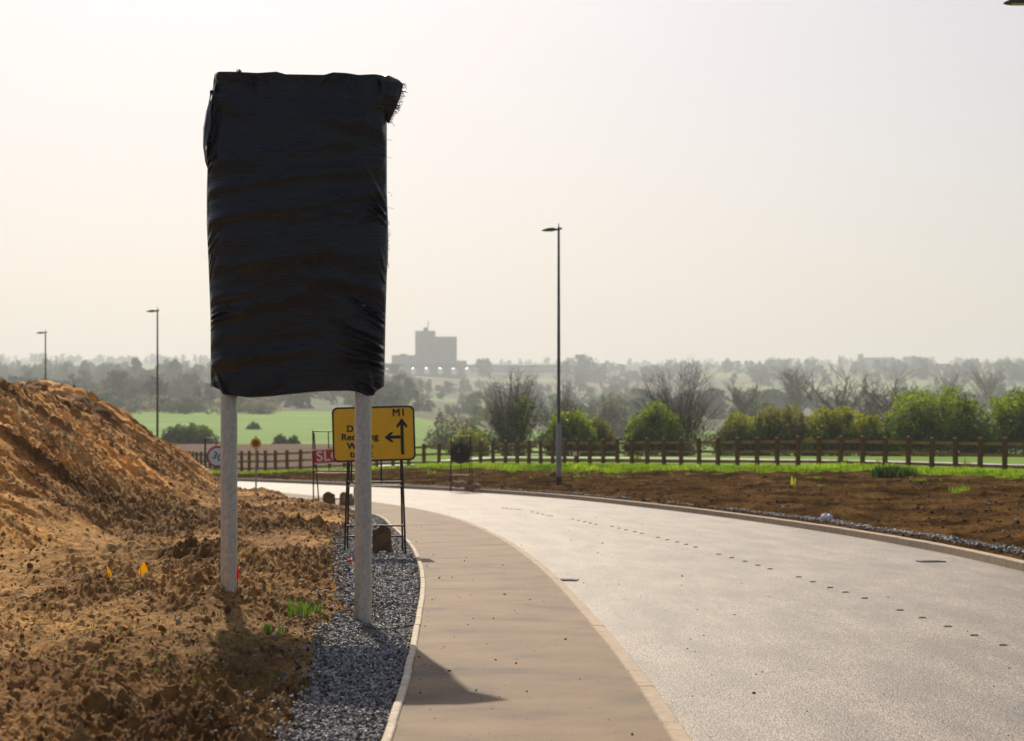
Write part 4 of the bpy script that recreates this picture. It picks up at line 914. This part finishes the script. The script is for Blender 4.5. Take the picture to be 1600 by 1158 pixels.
# ------------------------------------------------------------------ shrubs
def shrub(name, px0, px1, py_top, Z, leafc, label, cat="bush", bare=False, nst=None, leaves=5000, seed=1, lsz=.11, spiky=.25, group=None, zb=None, side=0, stemc=None, twigh=.0):
    lsz *= FAR(Z) / Z; zb = zb if zb is None else EYE + (zb - EYE) * FAR(Z) / Z; Z = FAR(Z)
    r_ = np.random.RandomState(seed); w_ = (px1 - px0) / FPX * Z; cx = X_((px0 + px1) / 2, Z)
    z0 = float(far_h(np.array([cx]), np.array([Z]))[0]) if zb is None else zb; h_ = zz(py_top, Z) - z0
    t = empty(name, (cx, Z, z0 - .1), label=label, cat=cat, group=group)
    dpt = min(w_ * .7, h_ * 1.1)
    nst = nst or int(60 + w_ * 34)
    sp_ = .14 if bare else .42
    bx0 = r_.uniform(-sp_, sp_, nst) * w_; by0 = r_.uniform(-.34, .34, nst) * dpt
    tipx = (bx0 * 3.0 + r_.normal(0, .22, nst) * w_) if bare else (bx0 * 1.2 + r_.normal(0, .10, nst) * w_); tipx = np.clip(tipx, -w_ / 2, w_ / 2); tipy = by0 * 1.3 + r_.normal(0, .08, nst) * dpt
    env = np.sqrt(np.clip(1 - (np.abs(tipx) / (w_ / 2 * 1.03)) ** (4.5 if bare else 2.6), .12, 1)) * (1 + .05 * np.sin(tipx * 1.3 + seed) + .05 * np.sin(tipx * 3.1 + seed * 2))
    tiph = h_ * env * r_.uniform(.55, 1.0, nst); q = r_.rand(nst) < (.35 if bare else .6); tiph[q] = h_ * env[q] * r_.uniform(.90, 1.0 + spiky * .15, q.sum())
    p0 = np.stack([bx0, by0, np.zeros(nst)], -1); p3 = np.stack([tipx, tipy, tiph], -1); p1 = p0 + np.stack([(tipx - bx0) * .15, (tipy - by0) * .15, tiph * .4], -1)
    def bez(t_): return ((1 - t_) ** 2)[:, None] * p0 + (2 * t_ * (1 - t_))[:, None] * p1 + (t_ ** 2)[:, None] * p3
    b = MB()
    for k in range(nst):
        pts = [bez(np.full(nst, q_))[k] for q_ in (0, .35, .7, 1.)]; rr = .026 if bare else .02; b.tube(pts, [rr, rr * .8, rr * .5, rr * .22], 4, cap=False)
        for tw in range(13 if bare else 1):
            q_ = r_.uniform(.3, .95); s0 = (1 - q_) ** 2 * p0[k] + 2 * q_ * (1 - q_) * p1[k] + q_ ** 2 * p3[k]
            L_ = h_ * r_.uniform(.10, .26) * (1.1 - q_ * .5); a = r_.uniform(0, 6.28); dv = np.array([math.cos(a) * .8 + .25 * np.sign(tipx[k] - bx0[k]) , math.sin(a) * .6, r_.uniform(.35, 1.)]) * L_
            mid = s0 + dv * .5 + r_.normal(0, .05, 3); b.tube([s0, mid, s0 + dv], [rr * .45, rr * .3, rr * .12], 3, cap=False)
    b.build("stems", M_twig, t)
    if leaves:
        k = r_.randint(0, nst, leaves); q_ = r_.uniform(.12, 1.0, leaves) ** .75
        c = bez_sel(p0, p1, p3, k, q_) + r_.normal(0, 1, (leaves, 3)) * np.array([.24, .24, .17]) * (1.25 - .75 * q_)[:, None]
        if twigh: c = c[c[:, 2] < h_ * twigh * (1 + .25 * np.sin(c[:, 0] * 1.7))]
        c[:, 2] = np.maximum(c[:, 2], .1); nl = len(c)
        leaf_quads("foliage", c, lsz, leafc, r_, t, height_mix=np.clip(c[:, 2] / h_, 0, 1) * .9 - .5)  # leaf colour runs from dark to light with height in the bush
    return t
def bez_sel(p0, p1, p3, k, q): q = q[:, None]; return (1 - q) ** 2 * p0[k] + 2 * q * (1 - q) * p1[k] + q ** 2 * p3[k]
def quads_arrays(c, size, colr, r_, height_mix=0):
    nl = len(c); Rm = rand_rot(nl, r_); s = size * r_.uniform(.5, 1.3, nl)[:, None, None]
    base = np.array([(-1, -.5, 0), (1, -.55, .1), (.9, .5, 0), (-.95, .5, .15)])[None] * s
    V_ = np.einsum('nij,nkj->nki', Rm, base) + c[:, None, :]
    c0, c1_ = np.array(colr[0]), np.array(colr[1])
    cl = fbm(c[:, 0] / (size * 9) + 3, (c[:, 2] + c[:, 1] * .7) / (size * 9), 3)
    m_ = np.clip(.5 + cl + height_mix + r_.normal(0, .2, nl), 0, 1)[:, None]; cc_ = c0 * (1 - m_) + c1_ * m_
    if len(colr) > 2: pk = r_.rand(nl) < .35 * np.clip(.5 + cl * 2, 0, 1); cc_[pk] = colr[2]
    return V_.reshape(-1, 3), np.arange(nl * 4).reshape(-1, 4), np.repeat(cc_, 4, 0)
def leaf_quads(name, c, size, colr, r_, parent, m=None, height_mix=0):
    V_, F__, cc_ = quads_arrays(c, size, colr, r_, height_mix); return npmesh(name, V_, F__, m or M_leaf, parent, col=cc_)
M_twig = mat("twig", (.10, .075, .055), .9)
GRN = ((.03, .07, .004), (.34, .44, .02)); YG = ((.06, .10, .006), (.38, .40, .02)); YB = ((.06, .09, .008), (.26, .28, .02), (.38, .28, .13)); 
Zb = 152.
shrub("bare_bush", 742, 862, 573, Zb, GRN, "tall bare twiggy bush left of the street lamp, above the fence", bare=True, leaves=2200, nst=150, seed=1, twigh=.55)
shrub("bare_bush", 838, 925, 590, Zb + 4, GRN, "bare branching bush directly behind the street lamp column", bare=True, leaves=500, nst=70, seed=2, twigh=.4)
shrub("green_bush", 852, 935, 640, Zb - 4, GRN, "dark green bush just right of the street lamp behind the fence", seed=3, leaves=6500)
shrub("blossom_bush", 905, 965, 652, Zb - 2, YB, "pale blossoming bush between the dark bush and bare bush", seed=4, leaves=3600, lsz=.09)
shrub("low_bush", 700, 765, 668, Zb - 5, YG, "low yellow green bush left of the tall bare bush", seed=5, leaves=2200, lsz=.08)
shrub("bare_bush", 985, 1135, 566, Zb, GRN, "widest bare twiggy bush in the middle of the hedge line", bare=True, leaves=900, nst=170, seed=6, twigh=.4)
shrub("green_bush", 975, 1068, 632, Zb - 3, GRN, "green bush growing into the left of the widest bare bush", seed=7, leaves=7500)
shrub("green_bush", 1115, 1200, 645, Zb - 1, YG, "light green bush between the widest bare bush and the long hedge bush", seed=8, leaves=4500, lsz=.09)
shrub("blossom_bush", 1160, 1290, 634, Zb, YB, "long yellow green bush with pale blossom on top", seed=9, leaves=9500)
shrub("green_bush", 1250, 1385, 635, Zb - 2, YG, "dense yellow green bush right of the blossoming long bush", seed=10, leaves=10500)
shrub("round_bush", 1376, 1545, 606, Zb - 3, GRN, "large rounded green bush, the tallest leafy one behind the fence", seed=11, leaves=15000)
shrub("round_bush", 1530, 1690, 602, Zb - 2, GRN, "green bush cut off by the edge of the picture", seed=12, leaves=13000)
shrub("small_weed_bush", 983, 1000, 708, 112, YG, "little yellow green sapling standing behind the fence rails", seed=13, leaves=160, lsz=.06, nst=10)
for q, (px, py) in enumerate(((1310, 715), (1375, 712), (1507, 716))):
    shrub("sapling", px - 9, px + 9, py, 90, YG, "small leafy weed growing at the fence, %s of three" % ("leftmost", "middle", "rightmost")[q], seed=20 + q, leaves=120, lsz=.05, nst=8, zb=.55)
# dark tussock in the grass strip
P = np.array([(X_(1393, 66) + rnd.gauss(0, .3), 66 + rnd.gauss(0, .3), .62 + rnd.uniform(0, .12)) for _ in range(160)])
grass_mesh("grass_tussock", P, np.full(160, .32), np.full(160, .02), np.tile((.05, .10, .01), (160, 1)), 5, 4, 1.0, label="dark green grass tussock standing up from the grass strip", cat="grass tussock")

# ------------------------------------------------------------------ distant trees and buildings
def tree_template(kind, seed):
    r_ = np.random.RandomState(seed); nl = 700
    if kind == 'round':
        lob = r_.normal(0, .26, (12, 3)) * np.array([1, 1, .9]) + np.array([0, 0, .52]); k = r_.randint(0, 12, nl); u_ = r_.normal(0, 1, (nl, 3)); u_ /= np.linalg.norm(u_, axis=1)[:, None]
        c = lob[k] + u_ * .22 * r_.uniform(.5, 1, (nl, 1)); c[:, 2] = np.clip(np.abs(c[:, 2]), .03, 1.05)
    else:
        lob = np.stack([r_.normal(0, .10, 9), r_.normal(0, .10, 9), np.linspace(.25, .95, 9)], -1); k = r_.randint(0, 9, nl); u_ = r_.normal(0, 1, (nl, 3)); u_ /= np.linalg.norm(u_, axis=1)[:, None]
        c = lob[k] + u_ * .15 * r_.uniform(.4, 1, (nl, 1)); c[:, 2] = np.clip(c[:, 2], .08, 1.05)
    return c
TPL = [tree_template('round', s) for s in range(4)] + [tree_template('tall', s) for s in range(3)]
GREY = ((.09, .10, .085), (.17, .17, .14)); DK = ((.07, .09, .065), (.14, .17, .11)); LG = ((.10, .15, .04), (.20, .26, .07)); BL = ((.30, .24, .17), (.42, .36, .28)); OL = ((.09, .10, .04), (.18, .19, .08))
def woodland(name, px0, px1, Z0, Z1, n, hmin, hmax, cols, label, seed, sub=1.0, tall=.3, flat=1.):
    fs_ = FAR(Z1) / Z1; Z0 = FAR(Z0); Z1 = FAR(Z1); hmin *= fs_; hmax *= fs_
    r_ = np.random.RandomState(seed); Vs, Fs, Cs = [], [], []; nb = 0
    for k in range(n):
        px = r_.uniform(px0, px1); Z = r_.uniform(Z0, Z1); x = X_(px, Z); z = float(far_h(np.array([x]), np.array([Z]))[0]); h_ = r_.uniform(hmin, hmax)
        tp = TPL[r_.randint(4, 7)] if r_.rand() < tall else TPL[r_.randint(0, 4)]
        tp = tp[: int(len(tp) * sub)]; a = r_.uniform(0, 6.28); w_ = h_ * r_.uniform(.8, 1.25) * flat
        c = np.stack([(tp[:, 0] * math.cos(a) - tp[:, 1] * math.sin(a)) * w_, (tp[:, 0] * math.sin(a) + tp[:, 1] * math.cos(a)) * w_, tp[:, 2] * h_], -1) + np.array([x, Z, z - .06 * h_])
        V_, F__, cc_ = quads_arrays(c, h_ * .062, cols[r_.randint(len(cols))], r_); Vs.append(V_); Fs.append(F__ + nb); Cs.append(cc_ * r_.uniform(.8, 1.2)); nb += len(V_)
    o = npmesh(name, np.concatenate(Vs), np.concatenate(Fs), M_far, col=np.concatenate(Cs)); return tag(o, label=label, cat="woodland", kind="stuff")
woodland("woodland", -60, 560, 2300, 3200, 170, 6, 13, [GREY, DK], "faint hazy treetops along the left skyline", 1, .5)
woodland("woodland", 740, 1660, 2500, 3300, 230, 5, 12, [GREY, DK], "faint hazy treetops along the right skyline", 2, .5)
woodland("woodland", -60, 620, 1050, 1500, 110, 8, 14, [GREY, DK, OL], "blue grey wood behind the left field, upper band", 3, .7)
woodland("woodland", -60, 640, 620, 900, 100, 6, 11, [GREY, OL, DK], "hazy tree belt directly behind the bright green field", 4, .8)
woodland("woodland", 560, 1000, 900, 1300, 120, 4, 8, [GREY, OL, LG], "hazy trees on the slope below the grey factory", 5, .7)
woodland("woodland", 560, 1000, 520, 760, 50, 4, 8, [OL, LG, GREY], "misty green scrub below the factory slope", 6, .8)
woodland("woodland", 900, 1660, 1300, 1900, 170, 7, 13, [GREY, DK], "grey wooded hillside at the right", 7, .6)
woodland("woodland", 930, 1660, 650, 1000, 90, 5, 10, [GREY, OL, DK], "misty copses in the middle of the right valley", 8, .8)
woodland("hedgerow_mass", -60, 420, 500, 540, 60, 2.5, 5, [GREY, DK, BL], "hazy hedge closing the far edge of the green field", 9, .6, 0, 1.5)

def lone_tree(px, py_top, Z, cols, label, kind=0, wf=1., nm="tree", bare=False, group=None):
    Z = FAR(Z)
    x = X_(px, Z); z = float(far_h(np.array([x]), np.array([Z]))[0]); h_ = max(zz(py_top, Z) - z, 1.5); r_ = np.random.RandomState(int(px))
    t = empty(nm, (x, Z, z - .2), label=label, cat="tree", group=group)
    b = MB(); rr = h_ * .022
    b.tube([(0, 0, -.3), (h_ * .01, 0, h_ * .3), (0, 0, h_ * .75)], [rr, rr * .75, rr * .2], 7)
    nb_ = 44 if bare else 7
    for k in range(nb_):
        q = r_.uniform(.15, .7); a = r_.uniform(0, 6.28); L_ = h_ * r_.uniform(.25, .45) * wf; e = Vector((math.cos(a) * L_ * .75, math.sin(a) * L_ * .75, h_ * q + L_ * .75)); s = Vector((0, 0, h_ * q)); m_ = s.lerp(e, .5) + Vector((0, 0, -L_ * .06))
        b.tube([s, m_, e], [rr * .5, rr * .3, rr * .08], 5, cap=False)
        if bare:
            for tw in range(12):
                s2 = s.lerp(e, r_.uniform(.3, 1)); dv = Vector((r_.normal(0, .10) * h_, r_.normal(0, .10) * h_, abs(r_.normal(.10, .06)) * h_)); b.tube([s2, s2 + dv], [rr * .20, rr * .09], 3, cap=False)
    b.build("trunk", M_bark if not bare else M_twig, t)
    if bare: return t
    tp = TPL[kind]; sel_ = tp
    c = sel_ * np.array([h_ * wf, h_ * wf, h_]); leaf_quads("crown", c, h_ * (.045 if not bare else .022), cols, r_, t, M_far if Z > 500 else M_leaf)
    return t
lone_tree(1312, 598, 330, GREY, "bare spreading tree in the valley above the blossoming hedge bush", 1, 1.2, bare=True)
lone_tree(1392, 592, 340, GREY, "bare round crowned tree just left above the largest rounded bush", 2, 1.1, bare=True)
lone_tree(1245, 575, 560, GREY, "tall thin hazy tree standing in the right valley", 5, .8, bare=True)
lone_tree(1540, 580, 700, GREY, "hazy tree group leader above the gap between the two right bushes", 0, 1.3, bare=True)
lone_tree(1478, 585, 680, GREY, "hazy grey tree above the largest rounded bush", 3, 1.2, bare=True)
lone_tree(1165, 600, 420, GREY, "misty tree right of the widest bare bush", 3, 1.0, bare=True)
lone_tree(905, 556, 1500, DK, "broad tree clump on the skyline right of the street lamp", 0, 1.1)
lone_tree(892, 558, 1490, DK, "tree joined to the left of the broad skyline clump", 1, 1.1)
lone_tree(918, 557, 1510, DK, "tree joined to the right of the broad skyline clump", 2, 1.1)
lone_tree(748, 562, 1600, DK, "left of the three small trees beside the factory", 4, .8)
lone_tree(754, 562, 1600, DK, "middle of the three small trees beside the factory", 5, .8)
lone_tree(764, 562, 1600, DK, "right hand, separate one of the three small trees beside the factory", 6, .8)
lone_tree(1313, 557, 2100, DK, "pointed dark conifer on the right skyline", 6, .7, nm="conifer_tree")
lone_tree(1235, 560, 2100, DK, "small pointed tree on the skyline left of the conifer", 5, .8)
lone_tree(1265, 558, 2100, DK, "round tree on the skyline between the two pointed trees", 1, 1.1)
lone_tree(212, 562, 1000, GREY, "tall hazy tree between the two left street lamps", 4, 1.0)
lone_tree(272, 564, 1000, GREY, "tall hazy tree just right of the second farthest street lamp", 5, 1.0)
lone_tree(38, 572, 950, DK, "dark rounded tree beyond the crest of the dirt heap", 0, 1.3)
lone_tree(165, 640, 420, DK, "hazy tree at the left edge of the green field", 3, 1.0)
shrub("field_bush", 245, 345, 662, 300, ((.05, .09, .03), (.16, .22, .03)), "wide bush with a yellow green top in the green field", seed=31, leaves=4500, lsz=.28, zb=-.4)
shrub("field_bush", 425, 452, 680, 330, ((.04, .07, .03), (.08, .11, .04)), "small dark bush in the green field right of the left post", seed=32, leaves=1200, lsz=.22, zb=-.3, nst=20)
shrub("field_bush", 448, 470, 682, 330, ((.04, .07, .03), (.09, .12, .04)), "dark bush touching the small field bush on its right", seed=33, leaves=1100, lsz=.22, zb=-.3, nst=20)
shrub("field_bush", 385, 408, 660, 400, ((.05, .08, .03), (.10, .13, .04)), "lone hazy bush in the green field beside the left post", seed=34, leaves=900, lsz=.3, zb=2., nst=20)
shrub("blossom_hedge", 655, 762, 645, 260, ((.08, .11, .05), (.2, .2, .1), (.5, .4, .3)), "pale blossoming hedge beyond the turned away round sign", seed=35, leaves=5000, lsz=.2, zb=-4, cat="hedge")
shrub("blossom_hedge", 925, 985, 615, 420, ((.10, .12, .07), (.2, .2, .12), (.5, .4, .32)), "pale blossoming hedge seen between two bare bushes", seed=36, leaves=2600, lsz=.3, zb=1, cat="hedge")
shrub("blossom_hedge", 190, 330, 628, 600, ((.12, .13, .09), (.2, .2, .14), (.42, .36, .28)), "faint pale hedge along the top of the green field", seed=37, leaves=2600, lsz=.4, zb=9, cat="hedge")

# grey factory on the hill
M_conc = mat("factory_cladding", (.26, .25, .24), .8, scale=.03, var=.12); M_conc2 = mat("factory_dark", (.16, .16, .16), .8); M_tank = mat("tank_white", (.9, .88, .84), .3, metal=.8)
Zf = FAR(1550.); FS = Zf / 1550; mp_ = Zf / FPX
ft = empty("factory", (X_(680, Zf), Zf, zz(600, Zf)), label="grey factory with a stepped tower block on the hazy skyline", cat="factory")
def fb(name, x0, x1, y0, y1, dep, m, parent=ft, yoff=0):
    o = MB().box((((x0 + x1) / 2 - 680) * mp_, yoff * FS, ((600 - y0) + (600 - y1)) / 2 * mp_), ((x1 - x0) * mp_, dep * FS, (y1 - y0) * mp_)).build(name, m, parent); return o
fb("tower_block", 649.5, 680, 518, 592, 16, M_conc, yoff=-1); fb("main_block", 680.2, 713.5, 527, 592, 18, M_conc)
fb("roof_plant", 662, 669, 512, 517.9, 4, M_conc2); fb("mast", 668.3, 669.6, 502, 511.9, .8, M_conc2)
for k in range(3): fb("cladding_joint", 685 + k * 10, 685.6 + k * 10, 529, 575, .3, M_conc2, yoff=-9.2)
fb("low_block", 613, 649.3, 555.5, 592, 14, M_conc, yoff=1); fb("roof_vent", 625, 635, 553, 555.4, 4, M_conc2, yoff=1); fb("side_block", 713.7, 729, 564, 592, 12, M_conc, yoff=2)
fb("shed", 590, 724, 570, 592, 10, M_conc2, yoff=-22)
s0 = None
for k in range(7):
    px = 604 + k * 21; 
    if s0 is None:
        a_ = np.linspace(0, 2 * np.pi, 24, endpoint=False); v_ = np.linspace(0, np.pi / 2, 8); Aq, Vr = np.meshgrid(a_, v_); dm_ = FS * np.stack([2.2 * np.cos(Vr) * np.cos(Aq), 2.2 * np.cos(Vr) * np.sin(Aq), 1.6 + 1.3 * np.sin(Vr)], -1).reshape(-1, 3)
        dm_ = np.concatenate([FS * np.stack([2.2 * np.cos(a_), 2.2 * np.sin(a_), -2 + 0 * a_], -1), dm_])
        fc = np.array([(i * 24 + j, i * 24 + (j + 1) % 24, (i + 1) * 24 + (j + 1) % 24, (i + 1) * 24 + j) for i in range(8) for j in range(24)])
        s0 = npmesh("storage_tank", dm_, fc, M_tank); o = s0
    else: o = s0.copy(); COL.objects.link(o)
    o.location = (X_(px, Zf - 70), Zf - 70, zz(581, Zf - 70)); tag(o, label="white domed tank in the row at the foot of the grey factory", cat="storage tank", group="white tanks below the factory")
# long pale shed on the ridge
w_ = MB().box((0, 0, 0), (110 * FS, 12, 5 * FS)).build("warehouse", mat("pale_cladding", (.5, .48, .46), .7)); w_.location = (X_(810, FAR(1700)), FAR(1700), zz(578, FAR(1700))); tag(w_, label="long low pale shed on the skyline between factory and lamp", cat="warehouse")
rf = MB().prism([(-56 * FS, 2.51 * FS), (56 * FS, 2.51 * FS), (54 * FS, 4.2 * FS), (-54 * FS, 4.2 * FS)], -6.5, 6.5).build("roof", M_conc2, w_)
# church-like building and flat block on the right ridge
Zc = FAR(2150.); mc = Zc / FPX
M_chst = mat("ridge_stone", (.16, .15, .15), .9)
ct = empty("hilltop_building", (X_(1370, Zc), Zc, zz(585, Zc)), label="long hilltop building with a small square tower at its left end", cat="building")
MB().box((0, 0, 12.5 * mc), (56 * mc, 14, 27 * mc)).build("hall", M_chst, ct)
MB().box((-26 * mc, -3, 16 * mc), (7 * mc, 12, 30.5 * mc)).build("tower", M_chst, ct)
MB().box((-23.5 * mc, -3, 32 * mc), (1.2 * mc, 1, 3 * mc)).build("finial", M_chst, ct)
ct2 = empty("flat_roofed_building", (X_(1426, Zc), Zc, zz(585, Zc)), label="flat roofed block right of the towered hilltop building", cat="building")
MB().box((0, 0, 13 * mc), (29 * mc, 14, 28.5 * mc)).build("hall", M_chst, ct2); MB().box((18.8 * mc, 1, 10 * mc), (8 * mc, 10, 28 * mc)).build("wing", M_chst, ct2)

# ------------------------------------------------------------------ haze
hm = bpy.data.materials.new("haze"); hm.use_nodes = True; t = hm.node_tree; t.nodes.clear(); out = t.nodes.new("ShaderNodeOutputMaterial"); pv = t.nodes.new("ShaderNodeVolumePrincipled")
pv.inputs["Color"].default_value = (.85, .91, 1.0, 1); pv.inputs["Density"].default_value = .00023; pv.inputs["Anisotropy"].default_value = .35
t.links.new(pv.outputs[0], out.inputs["Volume"])
o = MB().box((0, 0, 0), (16400, 16400, 330)).build("haze", hm); o.location = (0, 0, 150); tag(o, label="pale haze filling the valley and softening far hills", cat="haze", kind="stuff")
